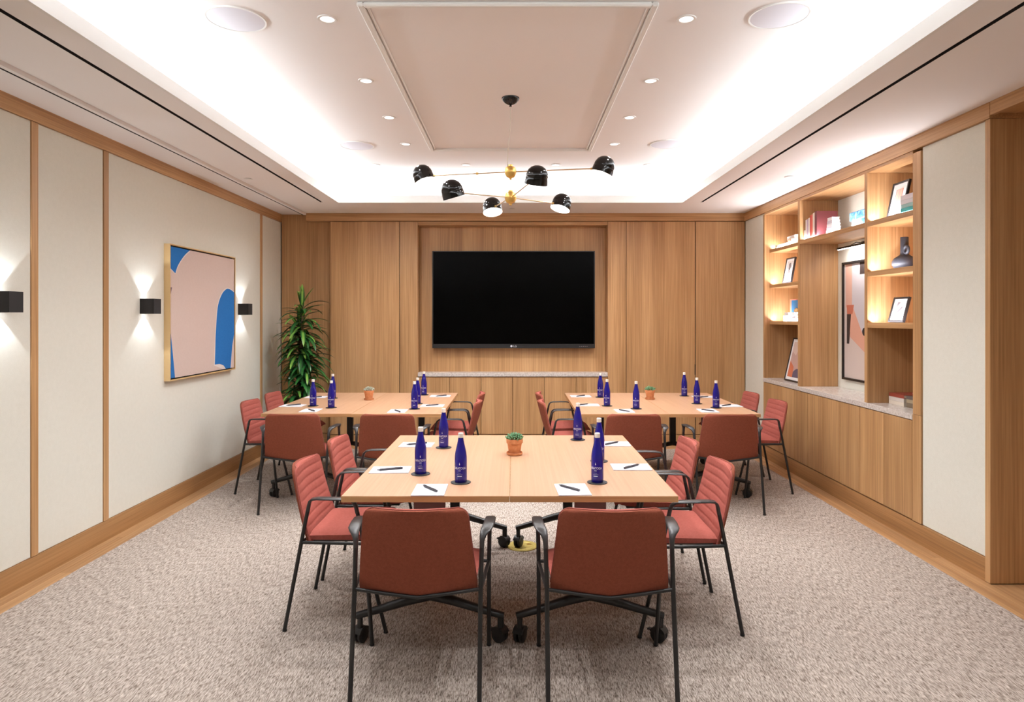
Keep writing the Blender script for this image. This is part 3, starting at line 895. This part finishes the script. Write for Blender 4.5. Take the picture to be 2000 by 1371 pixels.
# ================================================================== TABLE SETTINGS
# bottle prototype
def bent(me, r, z):
    for v in me.vertices:
        a = v.co.x / r
        zz = v.co.y + z
        v.co = (r*math.sin(a), -r*math.cos(a), zz)
    return me
def make_bottle():
    b = empty('water_bottle')
    MB().lathe([(0, 0.002), (0.022, 0.0), (0.027, 0.0), (0.0298, 0.003), (0.0302, 0.02), (0.0302, 0.112), (0.0294, 0.128), (0.0268, 0.146), (0.0222, 0.166),
                (0.0176, 0.186), (0.0142, 0.203), (0.0126, 0.213), (0.0126, 0.218), (0, 0.218)], 28).build('glass_body', M['glass_blue'], b, 60)
    MB().lathe([(0, 0.238), (0.0115, 0.238), (0.0134, 0.236), (0.0134, 0.2155), (0.0126, 0.2155)], 20).build('cap', M['cap'], b, 40)
    link('lettering', bent(text_mesh('SARATOGA', 0.0165, M['white_print'], 0.74), 0.0306, 0.066), b)
    mb = MB()
    for (x0, x1, z0, z1) in ((-0.011, 0.011, 0.0315, 0.0340), (-0.006, 0.006, 0.0585, 0.0602)):
        n = 6
        vs_ = []
        for i in range(n+1):
            a = (x0+(x1-x0)*i/n)/0.0306
            vs_ += [(0.0306*math.sin(a), -0.0306*math.cos(a), z0), (0.0306*math.sin(a), -0.0306*math.cos(a), z1)]
        mb.add(vs_, [(2*i, 2*i+2, 2*i+3, 2*i+1) for i in range(n)])
    mb.build('small_print', M['white_print'], b)
    mb = MB()
    for (x0, x1, z0, z1) in ((-0.008, 0.008, 0.046, 0.0475), (-0.014, 0.014, 0.0405, 0.042)):
        n = 6
        vs_ = []
        for i in range(n+1):
            a = (x0+(x1-x0)*i/n)/0.0306
            vs_ += [(0.0306*math.sin(a), -0.0306*math.cos(a), z0), (0.0306*math.sin(a), -0.0306*math.cos(a), z1)]
        mb.add(vs_, [(2*i, 2*i+2, 2*i+3, 2*i+1) for i in range(n)])
    mb.build('small_print', M['dim_print'], b)
    em = [(0, 0.0), (0.0016, 0.0015), (0.0020, 0.0045), (0.0006, 0.009), (-0.0006, 0.0135), (-0.0012, 0.009), (-0.0020, 0.0045), (-0.0016, 0.0015)]
    MB().add([(0.0307*math.sin(x/0.0307), -0.0307*math.cos(x/0.0307), 0.086+z) for x, z in em], [tuple(range(8))]).build('emblem', M['white_print'], b)
    return b
bottle0 = make_bottle()
coaster_me = MB().lathe([(0, 0), (0.047, 0), (0.049, 0.0012), (0.049, 0.0034), (0.047, 0.0042), (0, 0.0042)], 32).mesh('coaster', M['coaster'], 40)
BOT = {
 'front': {'FL': (900, 942.5), 'FR': (1166.5, 942.5), 'LN': (821.5, 926), 'LF': (866.5, 874.5), 'RN': (1170, 901), 'RF': (1128.5, 859)},
 'plant': {'FL': (647, 796.5), 'FR': (809.5, 799), 'LN': (611.5, 793), 'LF': (650, 778), 'RN': (815.5, 788.5), 'RF': (828, 771.5)},
 'case': {'FL': (1242.5, 798.5), 'FR': (1398.5, 796.5), 'LN': (1185.5, 793), 'LF': (1172.5, 776), 'RN': (1361, 788.5), 'RF': (1336.5, 773.5)},
}
first = True
for key, d in BOT.items():
    for s, (px, py) in d.items():
        p = pt(px, py, TABLE_Z)
        where = '%s, %s' % (SEAT[s], TBL[key][2][4:])
        k = link('coaster', coaster_me); k.location = (p.x, p.y, TABLE_Z+0.0002)
        tag(k, 'round black coaster under the bottle at ' + where, 'coaster', 'black coasters')
        b = bottle0 if first else copy_tree(bottle0)
        first = False
        b.location = (p.x, p.y, TABLE_Z+0.0046)
        b.rotation_euler = (0, 0, -math.atan2(p.x, p.y) + R(random.uniform(-20, 6)))
        tag(b, 'cobalt blue water bottle at ' + where, 'bottle', 'blue water bottles')
PAD = {
 'front': {'FL': (840, 957.5), 'FR': (1118, 957), 'LN': (763, 918.5), 'LF': (814, 869.5), 'RN': (1232, 913), 'RF': (1198, 867.5)},
 'plant': {'FL': (607, 802), 'FR': (777, 803.2), 'LN': (572, 792.8), 'LF': (618, 776), 'RN': (845, 792.8), 'RF': (860, 774)},
 'case': {'FL': (1219, 803), 'FR': (1382, 802.5), 'LN': (1148, 791.5), 'LF': (1134, 774.3), 'RN': (1424, 793), 'RF': (1373, 775.3)},
}
PEN = {
 'front': {'FL': (826, 949, 853, 961), 'FR': (1090, 948, 1133, 960), 'LN': (737, 919.5, 785, 915.5), 'LF': (793, 869.5, 834, 866), 'RN': (1219, 916, 1249, 908), 'RF': (1179, 870, 1212, 863)},
 'plant': {'FL': (600, 799.5, 616, 804), 'FR': (768, 800.5, 784, 806), 'LN': (558, 792.8, 588, 790.2), 'LF': (606, 777.2, 627, 775), 'RN': (832, 793, 858, 790.8), 'RF': (850, 774.6, 872, 772.6)},
 'case': {'FL': (1208, 801, 1233, 805), 'FR': (1370, 800.5, 1398, 804), 'LN': (1131, 791.8, 1148, 789.5), 'LF': (1124, 775, 1143, 772.6), 'RN': (1408, 793.5, 1428, 790.8), 'RF': (1365, 776.6, 1386, 774.4)},
}
def make_pad(sideways):
    t = empty('notepad')
    w, h = (0.205, 0.150) if sideways else (0.150, 0.205)
    B(-w/2, w/2, -h/2, h/2, 0, 0.0022).build('pad_backing', solid((214, 212, 218)), t)
    B(-w/2+0.0004, w/2-0.0004, -h/2+0.0004, h/2-0.0004, 0.0022, 0.0042).build('top_sheet', M['paper'], t)
    return t
def make_pen():
    t = empty('pen')
    MB().tube([(-0.068, 0, 0.0054), (0.052, 0, 0.0054)], 0.0054, 10).build('barrel', M['pen'], t, 40)
    MB().tube([(0.052, 0, 0.0054), (0.068, 0, 0.0054)], [0.0046, 0.0014], 10).build('tip', M['pen_tip'], t, 40)
    MB().box(-0.060, -0.025, -0.0012, 0.0012, 0.0106, 0.012).build('clip', M['pen_tip'], t)
    return t
pads = {False: make_pad(False), True: make_pad(True)}; usedp = {False: False, True: False}
pen0 = make_pen(); first = True
for key in PAD:
    for s in PAD[key]:
        side = s[0] in 'LR'
        where = '%s, %s' % (SEAT[s], TBL[key][2][4:])
        p = pt(*PAD[key][s], TABLE_Z)
        t = copy_tree(pads[side]) if usedp[side] else pads[side]; usedp[side] = True
        t.location = (p.x, p.y, TABLE_Z+0.0002); t.rotation_euler = (0, 0, R(random.uniform(-3, 3)))
        tag(t, 'white notepad lying at ' + where, 'notepad', 'white notepads')
        x0, y0, x1, y1 = PEN[key][s]
        a = pt(x0, y0, TABLE_Z+0.005); b = pt(x1, y1, TABLE_Z+0.005); m_ = (a+b)/2
        n = copy_tree(pen0) if not first else pen0; first = False
        n.location = (m_.x, m_.y, TABLE_Z+0.0046); n.rotation_euler = (0, 0, math.atan2(b.y-a.y, b.x-a.x) + (math.pi if random.random() < 0.5 else 0))
        tag(n, 'dark pen on the notepad at ' + where, 'pen', 'dark pens on the notepads')

# potted succulents
def succulent(px, py, key, pale, what):
    p = pt(px, py, TABLE_Z)
    t = empty('potted_succulent', (p.x, p.y, TABLE_Z), label='%s in terracotta pot on %s' % (what, TBL[key][2]), cat='potted plant', group='potted succulents')
    MB().lathe([(0, 0.0), (0.041, 0.0), (0.046, 0.004), (0.048, 0.016), (0.045, 0.016), (0.043, 0.006), (0, 0.006)], 24).build('saucer', M['terracotta'], t, 40)
    MB().lathe([(0, 0.0065), (0.032, 0.0065), (0.034, 0.010), (0.0425, 0.068), (0.0475, 0.069), (0.0490, 0.094), (0.0440, 0.094), (0.0425, 0.080), (0, 0.080)], 24).build('pot', M['terracotta'], t, 40)
    MB().lathe([(0, 0.086), (0.042, 0.084)], 16).build('soil', M['soil'], t)
    rnd = random.Random(key)
    mat = M['succulent_pale'] if pale else M['succulent']
    lf = MB().lathe([(0, -0.002), (0.0048, 0.004), (0.0064, 0.012), (0.0046, 0.020), (0, 0.026)], 6).mesh('leaf', mat, 70)
    lf2 = MB().lathe([(0, -0.002), (0.006, 0.003), (0.0075, 0.009), (0.005, 0.015), (0, 0.018)], 6).mesh('leaf', mat, 70)
    for k in range(46):
        r = 0.040*math.sqrt((k+0.5)/46); a = k*2.39996
        tilt = r/0.040*R(58)
        Mx = Matrix.Translation((r*math.cos(a), r*math.sin(a), 0.088+0.022*(1-(r/0.042)**2))) @ Matrix.Rotation(a, 4, 'Z') @ Matrix.Rotation(tilt, 4, 'Y') @ Matrix.Scale(rnd.uniform(0.8, 1.15), 4)
        link('leaf', lf if k % 3 else lf2, t, Mx)
succulent(1005, 888, 'front', False, 'green succulent')
succulent(720.5, 781, 'plant', True, 'pale grey cactus')
succulent(1269.5, 780, 'case', False, 'green succulent')

# brass floor box on the carpet
t = empty('floor_outlet', (0.052, 4.51, 0), label='round brass floor outlet plate under the front table', cat='floor outlet')
MB().lathe([(0, 0.0), (0.104, 0.0), (0.106, 0.002), (0.104, 0.005), (0, 0.005)], 40).build('plate', M['brass_floor'], t, 40)
MB().lathe([(0.070, 0.005), (0.072, 0.0065), (0.076, 0.0065), (0.078, 0.005)], 40).build('lid_ring', M['brass_floor'], t, 40)
B(0.03, 0.062, 0.02, 0.032, 0.005, 0.0075).build('latch', M['brass'], t)

# ================================================================== CORNER PLANT
def leaf_mesh(length, width, droop, mat, n=7):
    vs_ = []; fs = []
    x, z, ang = 0.0, 0.0, R(40)
    st = length/n
    for i in range(n+1):
        t = i/n
        w = width*(math.sin(math.pi*min(1, t*0.86+0.14))**0.75)*(1 if t < 1 else 0.02)
        vs_ += [(x, -w, z+0.22*w), (x, 0, z-0.12*w), (x, w, z+0.22*w)]
        ang -= droop/n
        x += st*math.cos(ang); z += st*math.sin(ang)
    for i in range(n):
        a = 3*i
        fs += [(a, a+1, a+4, a+3), (a+1, a+2, a+5, a+4)]
    me = bpy.data.meshes.new('leaf'); me.from_pydata(vs_, [], fs)
    me.shade_smooth(); me.materials.append(mat)
    return me
def leaf_mat(name, edge, mid):
    m, nt, p = newmat(name)
    tc = nt.nodes.new('ShaderNodeTexCoord'); sp = nt.nodes.new('ShaderNodeSeparateXYZ')
    nt.links.new(tc.outputs['Object'], sp.inputs[0])
    ab = nt.nodes.new('ShaderNodeMath'); ab.operation = 'ABSOLUTE'; nt.links.new(sp.outputs['Y'], ab.inputs[0])
    mr = nt.nodes.new('ShaderNodeMapRange'); mr.inputs['From Max'].default_value = 0.022
    nt.links.new(ab.outputs[0], mr.inputs['Value'])
    rp = ramp(nt, [(0.0, lin(*mid)), (0.42, lin(*mid)), (0.62, lin(*edge)), (1.0, lin(*edge))])
    nt.links.new(mr.outputs[0], rp.inputs[0]); nt.links.new(rp.outputs[0], p.inputs['Base Color'])
    p.inputs['Roughness'].default_value = 0.3
    return m
lmA = leaf_mat('leaf_dark', (24, 74, 36), (48, 108, 48))
lmB = leaf_mat('leaf_bright', (34, 92, 38), (128, 176, 76))
LV = [leaf_mesh(0.33, 0.026, R(60), lmA), leaf_mesh(0.36, 0.027, R(85), lmA), leaf_mesh(0.28, 0.025, R(45), lmA),
      leaf_mesh(0.32, 0.027, R(70), lmB), leaf_mesh(0.24, 0.026, R(20), lmB), leaf_mesh(0.36, 0.025, R(95), lmA)]
pl = empty('potted_dracaena', (-2.43, 7.62, 0), label='tall leafy green dracaena plant in the back left corner', cat='potted plant')
MB().lathe([(0, 0.0), (0.13, 0.0), (0.15, 0.02), (0.175, 0.36), (0.165, 0.36), (0.155, 0.32), (0, 0.32)], 28).build('planter', M['planter'], pl, 40)
MB().lathe([(0, 0.325), (0.15, 0.322)], 20).build('soil', M['soil'], pl)
rnd = random.Random(3)
tops = [(0.0, 0.0, 1.69, 0.66, 92), (-0.05, 0.05, 1.44, 0.50, 66), (0.06, -0.04, 1.14, 0.42, 62), (-0.03, -0.06, 0.86, 0.38, 54)]
for cx, cy, ct, span, cnt in tops:
    MB().tube([(cx*0.6, cy*0.6, 0.3), (cx*0.9, cy*0.9, ct*0.6), (cx, cy, ct)], [0.019, 0.016, 0.012], 8).build('cane', M['cane'], pl, 60)
    for k in range(cnt):
        t = k/(cnt-1)                       # 0 = lowest leaf, 1 = tip
        z = ct - span*(1-t)
        az = k*2.39996 + rnd.uniform(-0.35, 0.35)
        pitch = R(34 - 24*t - 62*t**9) + R(rnd.uniform(-22, 16))
        if t > 0.93: var = 4
        else: var = rnd.choice([0, 1, 2, 0, 3, 3, 1])
        sc = rnd.uniform(0.86, 1.10)
        if math.cos(az) < -0.6 or math.sin(az) > 0.6: sc *= 0.92
        Mx = Matrix.Translation((cx, cy, z)) @ Matrix.Rotation(az, 4, 'Z') @ Matrix.Rotation(pitch, 4, 'Y') @ Matrix.Scale(sc, 4)
        link('leaf', LV[var], pl, Mx)

# ================================================================== THINGS ON THE SHELVES
def book(name, loc, dims, color, label, group=None, pages=(232, 226, 214), mode='up', rz=0.0):
    """mode 'up': spine faces the room (-x), size = (depth x, thickness y, height z); 'flat': size = (x, y, thickness z)"""
    t = empty(name, loc, rz, label=label, cat='book', group=group)
    dx, dyy, dz = dims; cm = solid(color, 0.55); c = 0.0025
    if mode == 'up':
        B(0.003, dx-0.004, -dyy/2+c, dyy/2-c, 0.003, dz-0.003).build('pages', solid(pages), t)
        B(0, dx, -dyy/2, -dyy/2+c, 0, dz).build('cover', cm, t); B(0, dx, dyy/2-c, dyy/2, 0, dz).build('cover', cm, t)
        B(0, 0.003, -dyy/2+c, dyy/2-c, 0, dz).build('spine', cm, t)
    else:
        B(0.003, dx-0.004, -dyy/2+0.004, dyy/2-0.004, c, dz-c).build('pages', solid(pages), t)
        B(0, dx, -dyy/2, dyy/2, 0, c).build('cover', cm, t); B(0, dx, -dyy/2, dyy/2, dz-c, dz).build('cover', cm, t)
        B(0, 0.003, -dyy/2, dyy/2, c, dz-c).build('spine', cm, t)
    return t

def photo_frame(y0, y1, xb, z, h, lean, label, mat_w, art, frame=(30, 28, 30), fwid=0.014, stand=True):
    """frame standing on a shelf, face to the room, leaning back"""
    w = abs(y1-y0)
    t = empty('framed_print', (xb, (y0+y1)/2, z+0.001+0.021*lean/math.hypot(lean, h)), label=label, cat='picture frame', group='framed pictures in the bookcase')
    ang = math.atan2(lean, h)
    Rm = Matrix.Rotation(ang, 4, 'Y')
    def part(nm, x0, x1, a, b, c, d, mat):
        return link(nm, B(x0, x1, a, b, c, d).mesh(nm, mat), t, Rm)
    fm = solid(frame, 0.35); q = w/2
    part('frame_rail', 0, 0.018, -q, -q+fwid, 0, h, fm); part('frame_rail', 0, 0.018, q-fwid, q, 0, h, fm)
    part('frame_rail', 0, 0.018, -q+fwid, q-fwid, 0, fwid, fm); part('frame_rail', 0, 0.018, -q+fwid, q-fwid, h-fwid, h, fm)
    part('mat_board', 0.006, 0.012, -q+fwid, q-fwid, fwid, h-fwid, solid((236, 232, 230)))
    iw, ih = w-2*fwid, h-2*fwid
    for k, (col, poly) in enumerate(art):
        x = 0.0056 - 0.0003*k
        n = len(poly)
        # u runs left to right as seen from the room: +y side is left
        P = [(q-fwid-u*iw, fwid+v*ih) for u, v in poly]
        vs_ = [(x, a, b) for a, b in P] + [(0.0062, a, b) for a, b in P]
        mb = MB().add(vs_, [tuple(range(n)), tuple(range(2*n-1, n-1, -1))] + [(i, (i+1) % n, n+(i+1) % n, n+i) for i in range(n)])
        link('print_shape', mb.mesh('print_shape', solid(col)), t, Rm)
    if stand:
        link('easel_back', B(0.018, 0.021, -0.03, 0.03, 0, h*0.7).mesh('easel_back', solid((40, 38, 38))), t, Rm)
    return t
def rect(u0, u1, v0, v1): return [(u0, v0), (u1, v0), (u1, v1), (u0, v1)]

# --- left column
S1, S2, S3 = SH
book('book', (2.86, 7.10, S1+0.001), (0.22, 0.34, 0.036), (226, 220, 210), 'white book at the bottom of the pile on the top left shelf', 'books in the bookcase', mode='flat', rz=R(4))
book('book', (2.87, 6.98, S1+0.038), (0.20, 0.30, 0.022), (186, 140, 104), 'tan book in the middle of the pile on the top left shelf', 'books in the bookcase', mode='flat', rz=R(-12))
book('book', (2.88, 6.93, S1+0.061), (0.18, 0.24, 0.040), (232, 228, 222), 'white book on top of the pile on the top left shelf', 'books in the bookcase', mode='flat', rz=R(-3))
photo_frame(7.17, 6.946, 2.88, S2, 0.275, 0.05, 'black framed grey sketch on the second shelf at the far end', 0.04,
    [((198, 190, 186), rect(0.14, 0.86, 0.10, 0.90)), ((120, 112, 110), [(0.38, 0.80), (0.62, 0.84), (0.70, 0.66), (0.58, 0.52), (0.40, 0.58)]),
     ((150, 142, 140), [(0.30, 0.12), (0.78, 0.12), (0.66, 0.46), (0.46, 0.50), (0.34, 0.34)]), ((90, 84, 84), [(0.44, 0.62), (0.56, 0.60), (0.54, 0.50), (0.46, 0.50)])])
book('book', (2.95, 6.62, S2+0.001), (0.13, 0.03, 0.12), (52, 40, 34), 'small dark book beside the divider on the second left shelf', 'books in the bookcase')
book('book', (3.00, 7.10, S3+0.001), (0.022, 0.30, 0.235), (216, 130, 108), 'salmon book standing face out on the lower left shelf', 'books in the bookcase', mode='up')
book('book', (2.96, 6.99, S3+0.001), (0.020, 0.25, 0.222), (42, 112, 160), 'blue book standing face out on the lower left shelf', 'books in the bookcase', mode='up')
for k, (c, wd, w) in enumerate((((236, 232, 232), 0.32, 'bottom'), ((222, 222, 232), 0.30, 'middle'), ((240, 236, 234), 0.27, 'top'))):
    book('book', (2.86, 6.93, S3+0.001+k*0.031), (0.095, wd, 0.030), c, '%s white book of the low pile on the lower left shelf' % w, 'books in the bookcase', mode='flat', rz=R((-2, 1, -3)[k]))
t = empty('ornament', (2.90, 6.85, S3+0.095), label='small gold ornament on the white books, lower left shelf', cat='ornament')
MB().lathe([(0, 0), (0.018, 0.002), (0.026, 0.014), (0.020, 0.028), (0.008, 0.034), (0, 0.035)], 14).build('shell_body', M['gold_frame'], t, 50)
MB().tube([(0.0, -0.03, 0.008), (0.006, -0.012, 0.03), (0.0, 0.012, 0.04), (-0.004, 0.03, 0.02)], 0.005, 8).build('loop', M['brass'], t, 60)
photo_frame(7.12, 6.75, 2.88, 0.88, 0.46, 0.105, 'large black framed abstract print leaning on the worktop at the far end', 0.04,
    [((196, 160, 150), rect(0.10, 0.90, 0.07, 0.93)), ((206, 116, 80), [(0.10, 0.07), (0.46, 0.07), (0.42, 0.32), (0.10, 0.46)]),
     ((96, 84, 104), [(0.46, 0.07), (0.90, 0.07), (0.90, 0.30), (0.62, 0.28), (0.44, 0.20)]), ((216, 190, 178), [(0.10, 0.93), (0.60, 0.93), (0.40, 0.60), (0.10, 0.70)])])

# --- centre top shelf
yy = 6.44
specs = [((232, 228, 226), 0.030, 0.09, 0.14, 'short white'), ((238, 226, 222), 0.030, 0.185, 0.16, 'cream'), ((196, 172, 190), 0.028, 0.188, 0.16, 'lilac'),
         ((236, 226, 216), 0.034, 0.195, 0.17, 'pale cream'), ((206, 70, 58), 0.030, 0.215, 0.17, 'red'), ((222, 128, 110), 0.026, 0.218, 0.17, 'coral'),
         ((238, 224, 210), 0.036, 0.228, 0.18, 'ivory'), ((112, 52, 56), 0.046, 0.236, 0.19, 'maroon')]
for col, th_, h_, dp, nm in specs:
    yy -= th_/2 + 0.002
    book('book', (2.80, yy, S1+0.001), (dp, th_, h_), col, '%s upright book in the row on the central top shelf' % nm, 'books in the bookcase')
    yy -= th_/2
for k, (c, w) in enumerate((((226, 222, 228), 'bottom'), ((206, 196, 206), 'second'), ((234, 230, 232), 'third'), ((210, 202, 210), 'fourth'), ((240, 238, 238), 'top'))):
    book('book', (2.80, 5.925-0.003*k, S1+0.001+0.0275*k), (0.085-0.004*k, 0.11-0.006*k, 0.027), c, '%s pale book of the flat pile on the central top shelf' % w, 'books in the bookcase', mode='flat')
t = empty('sculpture', (2.95, 5.60, S1+0.001), label='mottled blue block sculpture on the central top shelf', cat='ornament')
B(-0.06, 0.06, -0.13, 0.15, 0.075, 0.150).build('slab', M['blue_marble'], t, bevel=0.008, bseg=2)
B(-0.05, 0.05, -0.13, -0.03, 0.0, 0.078).build('foot', M['blue_marble'], t, bevel=0.008, bseg=2)
B(-0.05, 0.05, -0.02, 0.13, 0.0, 0.074).build('pale_foot', solid((214, 200, 196)), t, bevel=0.004)

# --- niche artwork with picture light
NY0, NY1, NZ0, NZ1 = 5.40, 6.335, 0.965, 2.07
t = empty('framed_artwork', (XS-0.001, (NY0+NY1)/2, NZ0), label='tall black framed abstract artwork in the bookcase niche', cat='painting')
q = (NY1-NY0)/2; hN = NZ1-NZ0
for a in ((-0.03, 0, -q, -q+0.02, 0, hN), (-0.03, 0, q-0.02, q, 0, hN), (-0.03, 0, -q+0.02, q-0.02, 0, 0.02), (-0.03, 0, -q+0.02, q-0.02, hN-0.02, hN)):
    B(*a).build('frame_rail', solid((26, 24, 24), 0.35), t, bevel=0.001)
B(-0.012, 0, -q+0.02, q-0.02, 0.02, hN-0.02).build('canvas', solid((208, 192, 184)), t)
iw, ih = 2*q-0.04, hN-0.04
def nshape(col, poly, k):
    x = -0.0125-0.0004*k; n = len(poly)
    P = [(q-0.02-u*iw, 0.02+v*ih) for u, v in poly]
    vs_ = [(x, a, b) for a, b in P] + [(-0.0118, a, b) for a, b in P]
    MB().add(vs_, [tuple(range(n)), tuple(range(2*n-1, n-1, -1))] + [(i, (i+1) % n, n+(i+1) % n, n+i) for i in range(n)]).build('painted_shape', solid(col), t)
nshape((212, 168, 150), rect(0.03, 0.16, 0.62, 1.0), 0)
nshape((196, 190, 194), rect(0.16, 0.62, 0.40, 1.0), 1)
nshape((214, 160, 138), [(0.10, 0.62), (0.18, 0.62), (0.36, 0.40), (0.70, 0.28), (0.70, 0.20), (0.40, 0.24), (0.12, 0.36)], 2)
nshape((190, 108, 84), [(0.05, 0.64), (0.20, 0.64), (0.17, 0.56), (0.06, 0.56)], 3)
nshape((52, 40, 38), [(0.055, 0.56), (0.14, 0.56), (0.10, 0.30), (0.055, 0.30)], 4)
nshape((60, 48, 46), rect(0.32, 0.56, 0.90, 1.0), 5)
nshape((44, 36, 36), [(0.41+0.045*math.cos(i*math.pi/8), 0.41+0.035*math.sin(i*math.pi/8)) for i in range(16)], 6)
pl_ = empty('picture_light', (XS, (NY0+NY1)/2, 2.19), label='slim black picture light above the niche artwork', cat='picture light')
MB().tube([(-0.12, -0.36, 0), (-0.12, 0.36, 0)], 0.011, 14).build('lamp_tube', M['black_metal'], pl_, 60)
B(-0.1275, -0.1125, -0.345, 0.345, -0.0135, -0.0085).build('lens', glow('picture_lens', (255, 250, 248), 9.0), pl_)
for y in (-0.12, 0.12):
    MB().tube([(0, y, 0.03), (-0.07, y, 0.035), (-0.12, y, 0.008)], 0.005, 8).build('arm', M['black_metal'], pl_, 60)
B(-0.012, 0, -0.15, 0.15, 0.015, 0.045).build('wall_plate', M['black_metal'], pl_, bevel=0.002)
area('picture_beam', (-0.118, 0, -0.016), (0, R(-30), 0), 0.012, 0.66, 5.0, (1, 0.96, 0.95), pl_)

# --- right column
photo_frame(5.07, 4.86, 2.83, S1, 0.265, 0.055, 'black framed pink line print on the top shelf nearest the camera', 0.04,
    [((240, 224, 220), rect(0.12, 0.88, 0.10, 0.90))] + [((222+6*(k % 2), 150+14*(k % 3), 140+12*(k % 2)), rect(0.24+0.075*k, 0.24+0.075*k+0.05, 0.18, 0.82)) for k in range(7)])
photo_frame(4.99, 4.70, 2.985, S1, 0.30, 0.05, 'dark frame half hidden behind the pink print on the top shelf', 0.04, [((90, 60, 52), rect(0.05, 0.95, 0.05, 0.95))])
for k, (c, w, h_) in enumerate((((86, 190, 190), 'bottom teal', 0.034), ((168, 206, 204), 'pale aqua', 0.026), ((226, 222, 226), 'white', 0.030), ((236, 228, 232), 'top white', 0.034))):
    book('book', (2.795, 4.735, S1+0.001+(0, 0.035, 0.062, 0.093)[k]), (0.17, 0.17-0.01*(k == 1), h_), c, '%s book of the pile on the top shelf nearest the camera' % w, 'books in the bookcase', mode='flat')
vz = empty('vase', (2.955, 5.045, S2+0.001), label='black ceramic vase with tall neck and ring on the right bookcase shelf', cat='vase')
MB().lathe([(0, 0.0), (0.045, 0.0), (0.070, 0.012), (0.086, 0.040), (0.085, 0.062), (0.070, 0.088), (0.046, 0.104), (0.031, 0.114), (0.028, 0.130), (0.028, 0.245), (0.0265, 0.248), (0.024, 0.245), (0.024, 0.16), (0, 0.155)], 32).build('body', M['vase'], vz, 50)
ring = MB()
ring.tube([(-0.018, -0.056+0.026*math.cos(a), 0.148+0.026*math.sin(a)) for a in [2*math.pi*i/20 for i in range(21)]], 0.0115, 10)
ring.build('ring', M['vase'], vz, 60)
photo_frame(5.05, 4.854, 2.83, S3, 0.192, 0.05, 'small black framed grey print on the lowest lit shelf nearest the camera', 0.04,
    [((206, 200, 204), rect(0.28, 0.74, 0.16, 0.84)), ((150, 142, 148), [(0.28, 0.16), (0.56, 0.16), (0.74, 0.50), (0.74, 0.66)]), ((104, 96, 104), [(0.30, 0.34), (0.36, 0.30), (0.72, 0.58), (0.70, 0.66)]), ((128, 120, 126), [(0.28, 0.84), (0.50, 0.84), (0.30, 0.60), (0.28, 0.62)])])
for k, (c, h_, w) in enumerate((((226, 212, 196), 0.030, 'bottom cream'), ((216, 206, 196), 0.028, 'middle cream'), ((150, 66, 48), 0.026, 'red covered top'))):
    book('book', (2.915, 5.085, 0.881+(0, 0.031, 0.060)[k]), (0.20, 0.20, h_), c, '%s book of the left pile on the near end of the worktop' % w, 'books in the bookcase', mode='flat')
for k, (c, h_, w) in enumerate((((120, 104, 84), 0.034, 'bottom brown'), ((168, 150, 122), 0.026, 'middle tan'), ((96, 84, 78), 0.024, 'dark top'))):
    book('book', (2.925, 4.868, 0.881+(0, 0.035, 0.062)[k]), (0.19, 0.20, h_), c, '%s book of the right pile on the near end of the worktop' % w, 'books in the bookcase', mode='flat')
t = empty('ornament', (3.00, 4.92, 0.968), label='gold and cream shell ornament on the books by the worktop end', cat='ornament')
MB().lathe([(0, 0), (0.022, 0.002), (0.032, 0.014), (0.022, 0.026), (0, 0.030)], 16, (0, 0.035, 0)).build('cream_shell', solid((226, 206, 168)), t, 50)
MB().lathe([(0, 0), (0.018, 0.002), (0.027, 0.016), (0.018, 0.030), (0, 0.034)], 16, (0, -0.03, 0)).build('gold_shell', M['gold_frame'], t, 50)
